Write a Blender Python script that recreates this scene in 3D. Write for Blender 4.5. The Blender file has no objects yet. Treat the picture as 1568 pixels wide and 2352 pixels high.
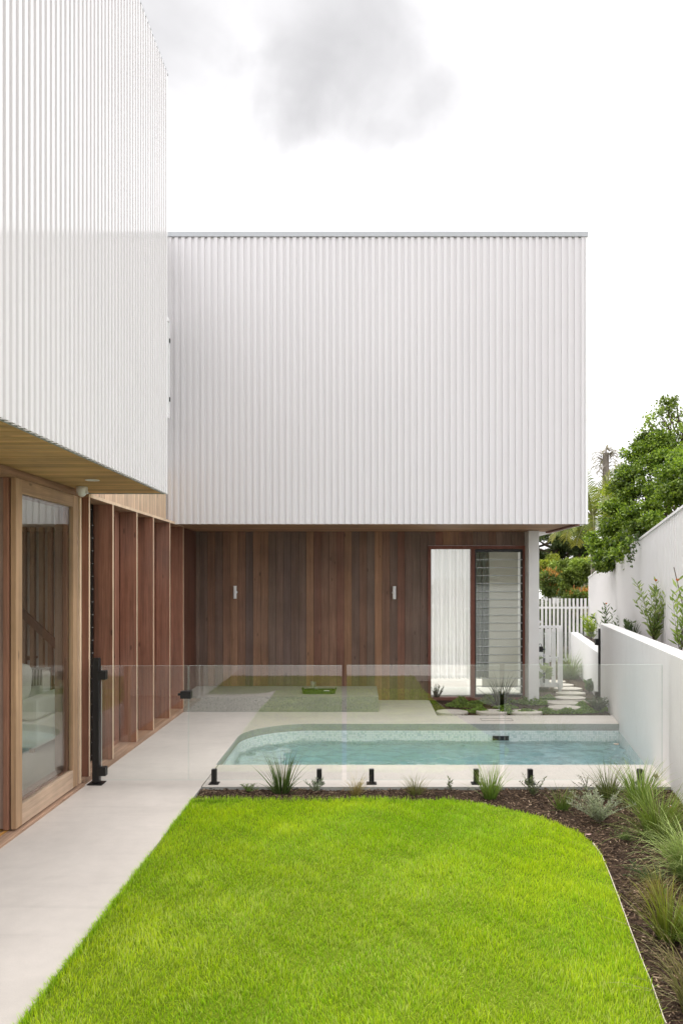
import bpy, bmesh, math, random
import numpy as np
from mathutils import Vector

S = bpy.context.scene
C = S.collection
R = math.radians

# ------------------------------------------------------------------ camera
CAM_H, FPX = 2.04, 1750.0          # eye height in metres, focal length in pixels of a 1568 px wide frame
cam = bpy.data.cameras.new('camera')
cam.sensor_fit = 'HORIZONTAL'; cam.sensor_width = 36.0
cam.lens = 36.0*FPX/1568.0
cam.shift_x = -41/1568.0; cam.shift_y = 161/1568.0
cam.clip_start = 0.05; cam.clip_end = 2000
camo = bpy.data.objects.new('camera', cam); C.objects.link(camo)
camo.location = (0, 0, CAM_H); camo.rotation_euler = (R(90), 0, 0)
S.camera = camo

# ------------------------------------------------------------------ sky and sun
SUN_EL, SUN_AZ = R(67), R(322)     # azimuth measured from +Y towards +X
W = bpy.data.worlds.new('World'); S.world = W; W.use_nodes = True
nt = W.node_tree; nt.nodes.clear()
def wn(t, **k):
    n = nt.nodes.new(t)
    for a, b in k.items(): setattr(n, a, b)
    return n
def wm(op, a, b=None, c=None):
    n = wn('ShaderNodeMath', operation=op)
    for i, x in enumerate((a, b, c)):
        if x is None: continue
        if isinstance(x, (int, float)): n.inputs[i].default_value = x
        else: nt.links.new(x, n.inputs[i])
    return n.outputs[0]
SKY_STRENGTH = 0.1
tc = wn('ShaderNodeTexCoord')
sky = wn('ShaderNodeTexSky', sky_type='NISHITA', sun_disc=False, sun_elevation=SUN_EL, sun_rotation=SUN_AZ)
n1 = wn('ShaderNodeTexNoise'); n1.inputs['Scale'].default_value = 2.2; n1.inputs['Detail'].default_value = 7; n1.inputs['Roughness'].default_value = .55
nt.links.new(tc.outputs['Generated'], n1.inputs['Vector'])
n2 = wn('ShaderNodeTexNoise'); n2.inputs['Scale'].default_value = 3.4; n2.inputs['Detail'].default_value = 4; n2.inputs['Roughness'].default_value = .5
nt.links.new(tc.outputs['Generated'], n2.inputs['Vector'])
sep = wn('ShaderNodeSeparateXYZ'); nt.links.new(tc.outputs['Generated'], sep.inputs[0])
zc = wm('MAXIMUM', sep.outputs[2], 0.0)
lum = wm('MULTIPLY_ADD', zc, 1.45, 0.80)
var = wn('ShaderNodeMapRange', interpolation_type='SMOOTHSTEP'); nt.links.new(n1.outputs['Fac'], var.inputs['Value'])
for i, x in enumerate((.3, .7, .93, 1.14)): var.inputs[1+i].default_value = x
lum = wm('MULTIPLY', lum, var.outputs[0])
# grey cloud bank, ahead and high
def cloud(d, stretch, reach, gain, lo, v0, v1, scale, seed):
    v = wn('ShaderNodeVectorMath', operation='SUBTRACT'); nt.links.new(tc.outputs['Generated'], v.inputs[0])
    v.inputs[1].default_value = Vector(d).normalized()
    m = wn('ShaderNodeVectorMath', operation='MULTIPLY'); nt.links.new(v.outputs[0], m.inputs[0]); m.inputs[1].default_value = stretch
    l = wn('ShaderNodeVectorMath', operation='LENGTH'); nt.links.new(m.outputs[0], l.inputs[0])
    mask = wn('ShaderNodeMapRange', interpolation_type='SMOOTHSTEP'); nt.links.new(l.outputs['Value'], mask.inputs['Value'])
    for i, x in enumerate((0.0, reach, gain, 0.0)): mask.inputs[1+i].default_value = x
    off = wn('ShaderNodeVectorMath', operation='ADD'); nt.links.new(tc.outputs['Generated'], off.inputs[0]); off.inputs[1].default_value = (seed, seed*.7, 0)
    nn = wn('ShaderNodeTexNoise'); nt.links.new(off.outputs[0], nn.inputs['Vector'])
    nn.inputs['Scale'].default_value = scale; nn.inputs['Detail'].default_value = 5; nn.inputs['Roughness'].default_value = .5; nn.inputs['Distortion'].default_value = .35
    mr = wn('ShaderNodeMapRange', interpolation_type='SMOOTHSTEP'); nt.links.new(wm('ADD', nn.outputs['Fac'], mask.outputs[0]), mr.inputs['Value'])
    for i, x in enumerate((v0, v1, 1.0, lo)): mr.inputs[1+i].default_value = x
    return mr.outputs[0]
lum = wm('MULTIPLY', lum, cloud((-.09, 1, .80), (.72, 1, 1), .42, .72, .47, .50, 1.15, 5.0, 1.3))
lum = wm('MULTIPLY', lum, cloud((.01, 1, .68), (1, 1, 1), .20, .60, .74, .52, 1.05, 6.5, 4.1))
lum = wm('MULTIPLY', lum, cloud((-.17, 1, .70), (.9, 1, .8), .26, .60, .74, .56, 1.15, 5.5, 7.7))
lum = wm('MULTIPLY', lum, cloud((.33, 1, .30), (.8, 1, 1.2), .20, .36, .60, .55, 1.05, 6.0, 2.2))
comb = wn('ShaderNodeCombineXYZ')
for i, k in enumerate((1.0, .985, .995)):
    nt.links.new(wm('MULTIPLY', lum, k/SKY_STRENGTH), comb.inputs[i])
mx = wn('ShaderNodeMix', data_type='RGBA'); mx.inputs['Factor'].default_value = .95
nt.links.new(sky.outputs[0], mx.inputs['A']); nt.links.new(comb.outputs[0], mx.inputs['B'])
bg = wn('ShaderNodeBackground'); bg.inputs['Strength'].default_value = SKY_STRENGTH
nt.links.new(mx.outputs['Result'], bg.inputs['Color'])
wo = wn('ShaderNodeOutputWorld'); nt.links.new(bg.outputs[0], wo.inputs['Surface'])

sun = bpy.data.lights.new('sun', 'SUN'); sun.energy = 1.5; sun.angle = R(40); sun.color = (1, .95, .88)
suno = bpy.data.objects.new('sun', sun); C.objects.link(suno)
sd = Vector((math.sin(SUN_AZ)*math.cos(SUN_EL), math.cos(SUN_AZ)*math.cos(SUN_EL), math.sin(SUN_EL)))
suno.rotation_euler = sd.to_track_quat('Z', 'Y').to_euler(); suno.location = sd*60

S.view_settings.view_transform = 'Standard'; S.view_settings.look = 'None'
S.view_settings.exposure = 0.50; S.view_settings.gamma = 1.0; S.view_settings.use_curve_mapping = False
S.render.engine = 'CYCLES'
S.cycles.max_bounces = 10; S.cycles.diffuse_bounces = 4; S.cycles.glossy_bounces = 5
S.cycles.transparent_max_bounces = 32; S.cycles.use_denoising = True
S.cycles.caustics_reflective = False; S.cycles.caustics_refractive = True
S.cycles.sample_clamp_indirect = 8

# ------------------------------------------------------------------ helpers
def P(px, py, Y):   # point at depth Y seen in the direction of a photo pixel
    return Vector(((px-825)*Y/FPX, Y, CAM_H+(1337-py)*Y/FPX))
def G(px, py, z=0.0):
    Y = FPX*(CAM_H-z)/(py-1337)
    return Vector(((px-825)*Y/FPX, Y, z))
WALL0, WALLK = 1.675, .188         # face of the retaining wall: X = WALL0 + WALLK*Y
def wallx(y): return WALL0+WALLK*y
FEN0 = 2.158                        # boundary fence
def fenx(y): return FEN0+WALLK*y

ORG = {}
def props(o, label=None, cat=None, group=None, kind=None):
    if label: o['label'] = label
    if cat: o['category'] = cat
    if group: o['group'] = group
    if kind: o['kind'] = kind
    return o
def link(name, me, origin, parent=None):
    o = bpy.data.objects.new(name, me); C.objects.link(o)
    origin = Vector(origin)
    if parent is not None:
        o.parent = parent; o.location = origin-ORG[parent.name]
    else: o.location = origin
    ORG[o.name] = origin
    return o
def thing(name, label, cat, loc, group=None, kind=None):
    return props(link(name, None, loc), label, cat, group, kind)

def np_mesh(name, V, F, mats, parent=None, col=None, smooth=False, origin=None, mi=None):
    """V (N,3) world coordinates, F (M,k) int array"""
    V = np.asarray(V, dtype=np.float64); F = np.asarray(F, dtype=np.int32)
    if origin is None:
        mn, mxx = V.min(0), V.max(0); origin = ((mn[0]+mxx[0])/2, (mn[1]+mxx[1])/2, mn[2])
    me = bpy.data.meshes.new(name)
    me.vertices.add(len(V)); me.vertices.foreach_set('co', (V-np.array(origin)).astype(np.float32).ravel())
    k = F.shape[1]
    me.loops.add(F.size); me.loops.foreach_set('vertex_index', F.ravel())
    me.polygons.add(len(F))
    me.polygons.foreach_set('loop_start', np.arange(0, F.size, k, dtype=np.int32))
    me.polygons.foreach_set('loop_total', np.full(len(F), k, dtype=np.int32))
    if smooth: me.polygons.foreach_set('use_smooth', np.ones(len(F), dtype=bool))
    if mi is not None: me.polygons.foreach_set('material_index', np.asarray(mi, dtype=np.int32))
    me.update(calc_edges=True)
    if col is not None:
        ca = me.color_attributes.new('col', 'FLOAT_COLOR', 'POINT')
        cc = np.ones((len(V), 4), dtype=np.float32); cc[:, :3] = col
        ca.data.foreach_set('color', cc.ravel())
    for m in (mats if isinstance(mats, (list, tuple)) else [mats]): me.materials.append(m)
    return link(name, me, origin, parent)

class MB:
    def __init__(s): s.v = []; s.f = []; s.c = []; s.m = []; s.col = (1, 1, 1)
    def add(s, vs, fs, mi=0, col=None):
        b = len(s.v); s.v += [tuple(v) for v in vs]
        s.c += [tuple(col or s.col)]*len(vs)
        for i, f in enumerate(fs):
            s.f.append(tuple(b+j for j in f)); s.m.append(mi[i] if isinstance(mi, (list, tuple)) else mi)
        return s
    def box(s, x0, x1, y0, y1, z0, z1, mi=0, col=None):
        # face order x- x+ y- y+ z- z+
        vs = [(x, y, z) for x in (x0, x1) for y in (y0, y1) for z in (z0, z1)]
        fs = [(0, 1, 3, 2), (4, 6, 7, 5), (0, 4, 5, 1), (2, 3, 7, 6), (0, 2, 6, 4), (1, 5, 7, 3)]
        return s.add(vs, fs, mi, col)
    def prism(s, poly, z0, z1, mi=0, col=None):
        n = len(poly)
        vs = [(x, y, z0) for x, y in poly]+[(x, y, z1) for x, y in poly]
        fs = [tuple(range(n))[::-1], tuple(range(n, 2*n))]+[(i, (i+1) % n, n+(i+1) % n, n+i) for i in range(n)]
        return s.add(vs, fs, mi, col)
    def wbox(s, y0, y1, off0, off1, z0, z1, base=WALL0, mi=0, col=None):
        # box running along the slanting wall line: X = base+off+WALLK*Y
        poly = [(base+off0+WALLK*y0, y0), (base+off1+WALLK*y0, y0), (base+off1+WALLK*y1, y1), (base+off0+WALLK*y1, y1)]
        return s.prism(poly, z0, z1, mi, col)
    def tube(s, pts, rad, n=6, col=None, mi=0, caps=True):
        pts = [Vector(p) for p in pts]; vs = []; fs = []
        rad = rad if isinstance(rad, (list, tuple)) else [rad]*len(pts)
        ref = Vector((.31, .17, 1)).normalized()
        for i, p in enumerate(pts):
            d = (pts[min(i+1, len(pts)-1)]-pts[max(i-1, 0)]).normalized()
            a = d.cross(ref)
            if a.length < .1: a = d.cross(Vector((1, 0, 0)))
            a.normalize(); b = d.cross(a)
            for k in range(n):
                t = 2*math.pi*k/n
                vs.append(p+a*(rad[i]*math.cos(t))+b*(rad[i]*math.sin(t)))
        for i in range(len(pts)-1):
            for k in range(n):
                k2 = (k+1) % n
                fs.append((i*n+k, i*n+k2, (i+1)*n+k2, (i+1)*n+k))
        if caps:
            fs.append(tuple(range(n))[::-1]); fs.append(tuple(range((len(pts)-1)*n, len(pts)*n)))
        return s.add(vs, fs, mi, col)
    def lathe(s, prof, c, n=20, col=None, mi=0, axis='z', sy=1.0, caps=True):
        vs = []; fs = []
        for r, h in prof:
            for k in range(n):
                t = 2*math.pi*k/n
                if axis == 'z': vs.append((c[0]+r*math.cos(t), c[1]+sy*r*math.sin(t), c[2]+h))
                elif axis == 'y': vs.append((c[0]+r*math.cos(t), c[1]+h, c[2]+r*math.sin(t)))
                else: vs.append((c[0]+h, c[1]+r*math.cos(t), c[2]+r*math.sin(t)))
        for i in range(len(prof)-1):
            for k in range(n):
                k2 = (k+1) % n; fs.append((i*n+k, i*n+k2, (i+1)*n+k2, (i+1)*n+k))
        if caps: fs.append(tuple(range(n))[::-1]); fs.append(tuple(range((len(prof)-1)*n, len(prof)*n)))
        return s.add(vs, fs, mi, col)
    def build(s, name, mats, parent=None, smooth=False, bevel=0, origin=None, attr=False):
        V = np.array(s.v); mn, mx_ = V.min(0), V.max(0)
        if origin is None: origin = ((mn[0]+mx_[0])/2, (mn[1]+mx_[1])/2, mn[2])
        me = bpy.data.meshes.new(name)
        me.from_pydata([tuple(v) for v in (V-np.array(origin))], [], s.f)
        me.polygons.foreach_set('material_index', np.array(s.m, dtype=np.int32))
        if smooth: me.polygons.foreach_set('use_smooth', np.ones(len(s.f), dtype=bool))
        if attr:
            ca = me.color_attributes.new('col', 'FLOAT_COLOR', 'POINT')
            cc = np.ones((len(s.v), 4), dtype=np.float32); cc[:, :3] = np.array(s.c)
            ca.data.foreach_set('color', cc.ravel())
        bm = bmesh.new(); bm.from_mesh(me); bmesh.ops.recalc_face_normals(bm, faces=bm.faces); bm.to_mesh(me); bm.free()
        me.update()
        for m in (mats if isinstance(mats, (list, tuple)) else [mats]): me.materials.append(m)
        o = link(name, me, origin, parent)
        if bevel:
            b = o.modifiers.new('bevel', 'BEVEL'); b.width = bevel; b.segments = 2; b.limit_method = 'ANGLE'; b.angle_limit = R(40)
        return o

# ------------------------------------------------------------------ materials
class NB:
    def __init__(s, name):
        s.mat = bpy.data.materials.new(name); s.mat.use_nodes = True
        s.t = s.mat.node_tree; s.t.nodes.clear(); s.out = s.t.nodes.new('ShaderNodeOutputMaterial')
    def n(s, typ, **k):
        x = s.t.nodes.new(typ)
        for a, b in k.items(): setattr(x, a, b)
        return x
    def l(s, a, b): s.t.links.new(a, b)
    def math(s, op, a, b=None, c=None):
        n = s.n('ShaderNodeMath', operation=op)
        for i, x in enumerate((a, b, c)):
            if x is None: continue
            if isinstance(x, (int, float)): n.inputs[i].default_value = x
            else: s.l(x, n.inputs[i])
        return n.outputs[0]
    def pos(s, scale=(1, 1, 1)):
        g = s.n('ShaderNodeNewGeometry'); m = s.n('ShaderNodeVectorMath', operation='MULTIPLY')
        s.l(g.outputs['Position'], m.inputs[0]); m.inputs[1].default_value = scale
        return m.outputs[0]
    def noise(s, vec, scale, detail=4, rough=.55, dist=0):
        n = s.n('ShaderNodeTexNoise'); s.l(vec, n.inputs['Vector'])
        n.inputs['Scale'].default_value = scale; n.inputs['Detail'].default_value = detail
        n.inputs['Roughness'].default_value = rough; n.inputs['Distortion'].default_value = dist
        return n.outputs['Fac']
    def rng(s, v, a, b, c, d, smooth=False):
        m = s.n('ShaderNodeMapRange'); 
        if smooth: m.interpolation_type = 'SMOOTHSTEP'
        s.l(v, m.inputs['Value'])
        for i, x in enumerate((a, b, c, d)): m.inputs[1+i].default_value = x
        return m.outputs[0]
    def mix(s, fac, a, b, mode='MIX'):
        m = s.n('ShaderNodeMix', data_type='RGBA', blend_type=mode)
        for key, x in (('Factor', fac), ('A', a), ('B', b)):
            if isinstance(x, (int, float)): m.inputs[key].default_value = x
            elif isinstance(x, tuple): m.inputs[key].default_value = (*x, 1)
            else: s.l(x, m.inputs[key])
        return m.outputs['Result']
    def bump(s, h, strength, dist=.01):
        b = s.n('ShaderNodeBump'); b.inputs['Strength'].default_value = strength; b.inputs['Distance'].default_value = dist
        s.l(h, b.inputs['Height']); return b.outputs[0]
    def scale(s, colr, f):
        m = s.n('ShaderNodeVectorMath', operation='SCALE')
        if isinstance(colr, tuple): m.inputs[0].default_value = colr
        else: s.l(colr, m.inputs[0])
        if isinstance(f, (int, float)): m.inputs['Scale'].default_value = f
        else: s.l(f, m.inputs['Scale'])
        return m.outputs[0]
    def attr(s, name='col'):
        a = s.n('ShaderNodeAttribute'); a.attribute_name = name; return a.outputs['Color']
    def pbr(s, colr, rough=.5, spec=.5, normal=None, metal=0, coat=0):
        p = s.n('ShaderNodeBsdfPrincipled')
        if isinstance(colr, tuple): p.inputs['Base Color'].default_value = (*colr, 1)
        else: s.l(colr, p.inputs['Base Color'])
        if isinstance(rough, (int, float)): p.inputs['Roughness'].default_value = rough
        else: s.l(rough, p.inputs['Roughness'])
        p.inputs['Specular IOR Level'].default_value = spec; p.inputs['Metallic'].default_value = metal
        p.inputs['Coat Weight'].default_value = coat
        if normal is not None: s.l(normal, p.inputs['Normal'])
        return p.outputs[0]
    def done(s, sh): s.l(sh, s.out.inputs['Surface']); return s.mat

def plain(name, col, rough=.5, spec=.5, var=.08, nscale=6, metal=0):
    b = NB(name); n = b.noise(b.pos(), nscale, 5)
    f = b.rng(n, .25, .75, 1-var, 1+var)
    return b.done(b.pbr(b.scale(col, f), rough, spec, metal=metal))

def timber(name, axis, rough=.55, gain=1.0, col=None, streak=.28, spec=.3):
    b = NB(name)
    sc = {'x': (1.2, 40, 40), 'y': (40, 1.2, 40), 'z': (40, 40, 1.2)}[axis]
    g1 = b.noise(b.pos(sc), 1.6, 6, .65, .6); g2 = b.noise(b.pos(sc), 6, 3, .6)
    big = b.noise(b.pos((1, 1, 1)), 1.7, 4)
    base = b.attr() if col is None else col
    f = b.math('MULTIPLY', b.rng(g1, .25, .75, 1-streak, 1+streak), b.rng(big, .3, .7, .84, 1.14))
    f = b.math('MULTIPLY', f, b.rng(g2, .3, .7, .9, 1.1))
    lo = {'x': (.3, 15, 15), 'y': (15, .3, 15), 'z': (15, 15, .3)}[axis]
    f = b.math('MULTIPLY', f, b.rng(b.noise(b.pos(lo), 1.0, 3, .6, .5), .3, .7, 1-streak*.7, 1+streak*.7))
    c = b.scale(base, b.math('MULTIPLY', f, gain))
    kv = b.n('ShaderNodeTexVoronoi'); kv.inputs['Scale'].default_value = 1.0; b.l(b.pos(tuple(2.2 if a == axis else 7.0 for a in 'xyz')), kv.inputs['Vector'])
    c = b.mix(b.rng(kv.outputs['Distance'], .045, .11, .55, 0, True), c, (.03, .02, .015))
    # weathering: slight greying in patches
    gr = b.rng(b.noise(b.pos((1.5, 1.5, .5)), 1.1, 5), .5, .75, 0, .28)
    c = b.mix(gr, c, b.scale((.26, .2, .18), gain*.8))
    return b.done(b.pbr(c, rough, spec, b.bump(g1, .25, .004)))

def concrete(name, col, var=.07, specks=0, rough=.75, stain=.06):
    b = NB(name); p = b.pos()
    n1 = b.noise(p, .9, 6, .6); n2 = b.noise(p, 7, 6, .65); n3 = b.noise(p, 160, 2)
    st = b.noise(b.pos((.5, 3, 1)), 1.3, 6, .6, .8)
    f = b.math('MULTIPLY', b.rng(n1, .3, .7, 1-var, 1+var), b.rng(n2, .3, .7, 1-var*.6, 1+var*.6))
    f = b.math('MULTIPLY', f, b.rng(n3, .3, .7, .95, 1.05))
    f = b.math('MULTIPLY', f, b.rng(st, .55, .75, 1, 1-stain))
    c = b.scale(col, f)
    if specks:
        v = b.n('ShaderNodeTexVoronoi'); v.inputs['Scale'].default_value = 95; b.l(p, v.inputs['Vector'])
        sp = b.rng(b.noise(p, 72, 2, .5), .60, .65, 0, 1); sp2 = b.rng(b.noise(b.pos((1.1, 1, 1.2)), 90, 2, .5), .61, .67, 0, 1)
        c = b.mix(b.math('MULTIPLY', sp, .8*specks), c, (.06, .06, .055)); c = b.mix(b.math('MULTIPLY', sp2, .5*specks), c, (.6, .58, .52))
    return b.done(b.pbr(c, rough, .3, b.bump(n2, .12, .01)))

def glass(name, r0=.05, tint=(.95, .98, .965), rough=0.0):
    b = NB(name); lw = b.n('ShaderNodeLayerWeight'); lw.inputs['Blend'].default_value = .5
    f = b.math('MULTIPLY_ADD', b.math('POWER', lw.outputs['Facing'], 5.0), (1-r0 if r0 > .02 else .2), r0)
    tr = b.n('ShaderNodeBsdfTransparent'); tr.inputs[0].default_value = (*tint, 1)
    gl = b.n('ShaderNodeBsdfGlossy'); gl.inputs['Roughness'].default_value = rough; gl.inputs['Color'].default_value = (1, 1, 1, 1)
    m = b.n('ShaderNodeMixShader'); b.l(f, m.inputs[0]); b.l(tr.outputs[0], m.inputs[1]); b.l(gl.outputs[0], m.inputs[2])
    return b.done(m.outputs[0])

def leafmat(name, gain=1.0, trans=.35, rough=.45, spec=.35):
    b = NB(name); c = b.scale(b.attr(), gain)
    p = b.pbr(c, rough, spec); t = b.n('ShaderNodeBsdfTranslucent'); b.l(b.mix(.5, c, b.scale((1.15, 1.25, .5), 1), 'MULTIPLY'), t.inputs[0])
    m = b.n('ShaderNodeMixShader'); m.inputs[0].default_value = trans
    b.l(p, m.inputs[1]); b.l(t.outputs[0], m.inputs[2]); return b.done(m.outputs[0])

def clad(name, col, rough):
    b = NB(name)
    e = b.noise(b.pos((.5, .5, .35)), 1, 4)
    return b.done(b.pbr(b.scale(col, b.rng(e, .3, .7, .98, 1.02)), rough, .5))

M = {}
M['clad'] = clad('white_metal_cladding', (.73, .715, .72), .08)
M['clad_back'] = clad('white_metal_cladding_matt', (.68, .665, .675), .3)
M['fence'] = clad('white_fence_sheet', (.84, .83, .83), .35)
M['cap'] = plain('grey_flashing', (.44, .46, .48), .35, .5, .04)
M['white'] = plain('white_render', (.78, .775, .77), .6, .3, .03, 3)
M['render'] = concrete('white_rendered_wall', (.86, .855, .85), .03, 0, .7, .05)
M['white_metal'] = plain('white_powdercoat', (.86, .86, .86), .35, .4, .02)
M['black'] = plain('black_powdercoat', (.012, .012, .013), .38, .4, .2)
M['board_z'] = timber('cedar_boards', 'z')
M['fin'] = timber('fin_timber', 'z', col=(.275, .125, .082), streak=.34)
M['fin_edge'] = timber('fin_edge_timber', 'z', col=(.82, .63, .44), streak=.12)
M['head'] = timber('head_timber', 'y', col=(.34, .2, .125), streak=.25)
M['door'] = timber('door_timber_upright', 'z', col=(.47, .305, .185), streak=.22)
M['door_y'] = timber('door_timber_rail', 'y', col=(.44, .285, .175), streak=.24)
M['door_pale'] = timber('door_timber_weathered', 'y', col=(.56, .41, .30), streak=.2)
M['door_red'] = timber('door_leaf_red_timber', 'z', col=(.30, .15, .10), streak=.25)
M['door_grey'] = timber('door_leaf_grey_timber', 'z', col=(.36, .255, .21), streak=.22)
M['sill'] = timber('sill_timber', 'y', col=(.40, .26, .18), streak=.4, rough=.75)
M['track'] = timber('track_timber', 'y', col=(.42, .22, .06), streak=.4)
M['soffit_x'] = timber('soffit_boards', 'x')
M['winframe'] = timber('window_frame_timber', 'z', col=(.19, .072, .05), streak=.2)
M['palepanel'] = timber('pale_panel_boards', 'z')
M['conc'] = concrete('deck_concrete', (.60, .555, .51), .075, 0, .75, .10)
M['conc_edge'] = concrete('coping_concrete', (.36, .365, .345), .10, .3)
M['bench'] = concrete('bench_aggregate', (.27, .27, .24), .05, 1.0)
M['bench_top'] = concrete('bench_top_concrete', (.37, .35, .31), .06, .35)
M['stone'] = concrete('stepping_stone', (.62, .57, .51), .05)
M['fglass'] = glass('fence_glass', .08, (.985, .995, .99))
M['wglass'] = glass('window_glass', .055, (.965, .98, .97))
M['lglass'] = glass('louvre_glass', .035, (.93, .95, .92), .12)
M['inglass'] = glass('inner_leaf_glass', .012, (.985, .99, .985))
M['cup'] = glass('drinking_glass', .10, (.96, .98, .97))
M['leaf'] = leafmat('leaf', 1.0, .34)
M['tuft'] = leafmat('strap_leaf', 1.0, .25, .4, .4)
M['fabric'] = plain('sofa_fabric', (.78, .78, .72), .9, .1, .06, 40)
M['tan'] = plain('tan_fabric', (.45, .33, .2), .9, .1, .1, 60)
M['bark'] = plain('tree_bark', (.10, .075, .055), .9, .1, .3, 14)
M['greybark'] = plain('palm_bark', (.26, .23, .2), .9, .1, .2, 9)
M['tray'] = plain('green_enamel', (.05, .085, .015), .35, .5, .1)
M['stairdark'] = plain('handrail_timber', (.16, .09, .06), .5, .3, .15)
M['ceramic'] = plain('white_ceramic', (.75, .75, .73), .3, .5, .03)
M['roof'] = plain('pale_roof_sheet', (.72, .72, .72), .5, .3, .03)
M['inwall'] = plain('interior_plaster', (.72, .70, .66), .8, .2, .02)
M['infloor'] = plain('interior_floor', (.42, .38, .33), .5, .4, .06)
M['darkstair'] = plain('dark_stair_timber', (.36, .24, .165), .6, .3, .15)
M['grass'] = leafmat('lawn_grass', 1.0, .42, .5, .25)
M['edge_strip'] = plain('pale_edging_timber', (.62, .56, .47), .7, .3, .1)

b = NB('glass_edge'); M['gedge'] = b.done(b.pbr((.62, .72, .67), .25, .5))
b = NB('sheer_curtain')
cdf = b.n('ShaderNodeBsdfDiffuse'); cdf.inputs[0].default_value = (.93, .93, .92, 1)
ctr = b.n('ShaderNodeBsdfTranslucent'); ctr.inputs[0].default_value = (.96, .96, .95, 1)
cms = b.n('ShaderNodeMixShader'); cms.inputs[0].default_value = .78; b.l(cdf.outputs[0], cms.inputs[1]); b.l(ctr.outputs[0], cms.inputs[2])
ctp = b.n('ShaderNodeBsdfTransparent'); cm2 = b.n('ShaderNodeMixShader'); cm2.inputs[0].default_value = .28; b.l(cms.outputs[0], cm2.inputs[1]); b.l(ctp.outputs[0], cm2.inputs[2])
M['curtain'] = b.done(cm2.outputs[0])
b = NB('pale_blind'); cdf = b.n('ShaderNodeBsdfDiffuse'); cdf.inputs[0].default_value = (.70, .69, .65, 1); ctr = b.n('ShaderNodeBsdfTranslucent'); ctr.inputs[0].default_value = (.70, .69, .65, 1)
cms = b.n('ShaderNodeMixShader'); cms.inputs[0].default_value = .55; b.l(cdf.outputs[0], cms.inputs[1]); b.l(ctr.outputs[0], cms.inputs[2]); M['blind'] = b.done(cms.outputs[0])

b = NB('mulch_soil'); p = b.pos(); n1_ = b.noise(p, 26, 7, .7); n2_ = b.noise(p, 2, 4)
cc = b.mix(b.rng(n1_, .35, .7, 0, 1), (.018, .012, .009), (.115, .072, .046)); cc = b.scale(cc, b.rng(n2_, .3, .7, .8, 1.2))
M['mulch'] = b.done(b.pbr(cc, .95, .15, b.bump(n1_, .8, .03)))
b = NB('bark_chip'); M['chip'] = b.done(b.pbr(b.attr(), .85, .2))
b = NB('earth'); p = b.pos(); n1_ = b.noise(p, 5, 6, .65)
M['earth'] = b.done(b.pbr(b.mix(n1_, (.03, .035, .012), (.09, .075, .04)), .95, .1))
b = NB('lawn_soil'); p = b.pos(); n1_ = b.noise(p, 60, 4, .6)
M['lawnsoil'] = b.done(b.pbr(b.mix(n1_, (.08, .12, .008), (.22, .3, .02)), .95, .1))

def mosaic(name, c0, c1, c2, grout, size=.026):
    b = NB(name); g = b.n('ShaderNodeNewGeometry')
    sp = b.n('ShaderNodeSeparateXYZ'); b.l(g.outputs['Position'], sp.inputs[0])
    uv = b.n('ShaderNodeAttribute'); uv.attribute_name = 'tileuv'
    sp = b.n('ShaderNodeSeparateXYZ'); b.l(uv.outputs['Vector'], sp.inputs[0])
    u = b.math('DIVIDE', sp.outputs[0], size); v = b.math('DIVIDE', sp.outputs[1], size)
    fu = b.math('FRACT', u); fv = b.math('FRACT', v)
    cu = b.math('FLOOR', u); cv = b.math('FLOOR', v)
    cb = b.n('ShaderNodeCombineXYZ'); b.l(cu, cb.inputs[0]); b.l(cv, cb.inputs[1])
    wn_ = b.n('ShaderNodeTexWhiteNoise', noise_dimensions='2D'); b.l(cb.outputs[0], wn_.inputs['Vector'])
    r = wn_.outputs['Value']
    c = b.mix(b.rng(r, .55, .62, 0, 1), c0, c1); c = b.mix(b.rng(r, .84, .88, 0, 1), c, c2)
    gu = b.math('GREATER_THAN', b.math('ABSOLUTE', b.math('SUBTRACT', fu, .5)), .425)
    gv = b.math('GREATER_THAN', b.math('ABSOLUTE', b.math('SUBTRACT', fv, .5)), .425)
    c = b.mix(b.math('MAXIMUM', gu, gv), c, grout)
    return b.done(b.pbr(c, .15, .5))
M['mosaic'] = mosaic('waterline_mosaic', (.78, .82, .81), (.66, .73, .72), (.54, .64, .63), (.56, .62, .61))
b = NB('pool_plaster'); p = b.pos(); n1_ = b.noise(p, 3, 5)
M['plaster'] = b.done(b.pbr(b.scale((.86, .94, .95), b.rng(n1_, .3, .7, .9, 1.08)), .6, .3))

b = NB('pool_water')
r1 = b.noise(b.pos((3.0, 8.0, 1)), 1.3, 3, .5, .6); r2 = b.noise(b.pos((8, 19, 1)), 1.5, 3, .55, .5)
h = b.math('ADD', r1, b.math('MULTIPLY', r2, .38))
nb = b.bump(h, .35, .02)
lw = b.n('ShaderNodeLayerWeight'); b.l(nb, lw.inputs['Normal'])
f = b.math('MULTIPLY_ADD', b.math('POWER', lw.outputs['Facing'], 5.0), .98, .02)
tr = b.n('ShaderNodeBsdfRefraction'); tr.inputs['Color'].default_value = (.97, 1, 1, 1); tr.inputs['IOR'].default_value = 1.33; tr.inputs['Roughness'].default_value = 0; b.l(nb, tr.inputs['Normal'])
gl = b.n('ShaderNodeBsdfGlossy'); gl.inputs['Roughness'].default_value = .0; b.l(nb, gl.inputs['Normal'])
ms = b.n('ShaderNodeMixShader'); b.l(f, ms.inputs[0]); b.l(tr.outputs[0], ms.inputs[1]); b.l(gl.outputs[0], ms.inputs[2])
va = b.n('ShaderNodeVolumeAbsorption'); va.inputs['Color'].default_value = (0, .73, .80, 1); va.inputs['Density'].default_value = .13
b.l(va.outputs[0], b.out.inputs['Volume'])
M['water'] = b.done(ms.outputs[0])

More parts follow.
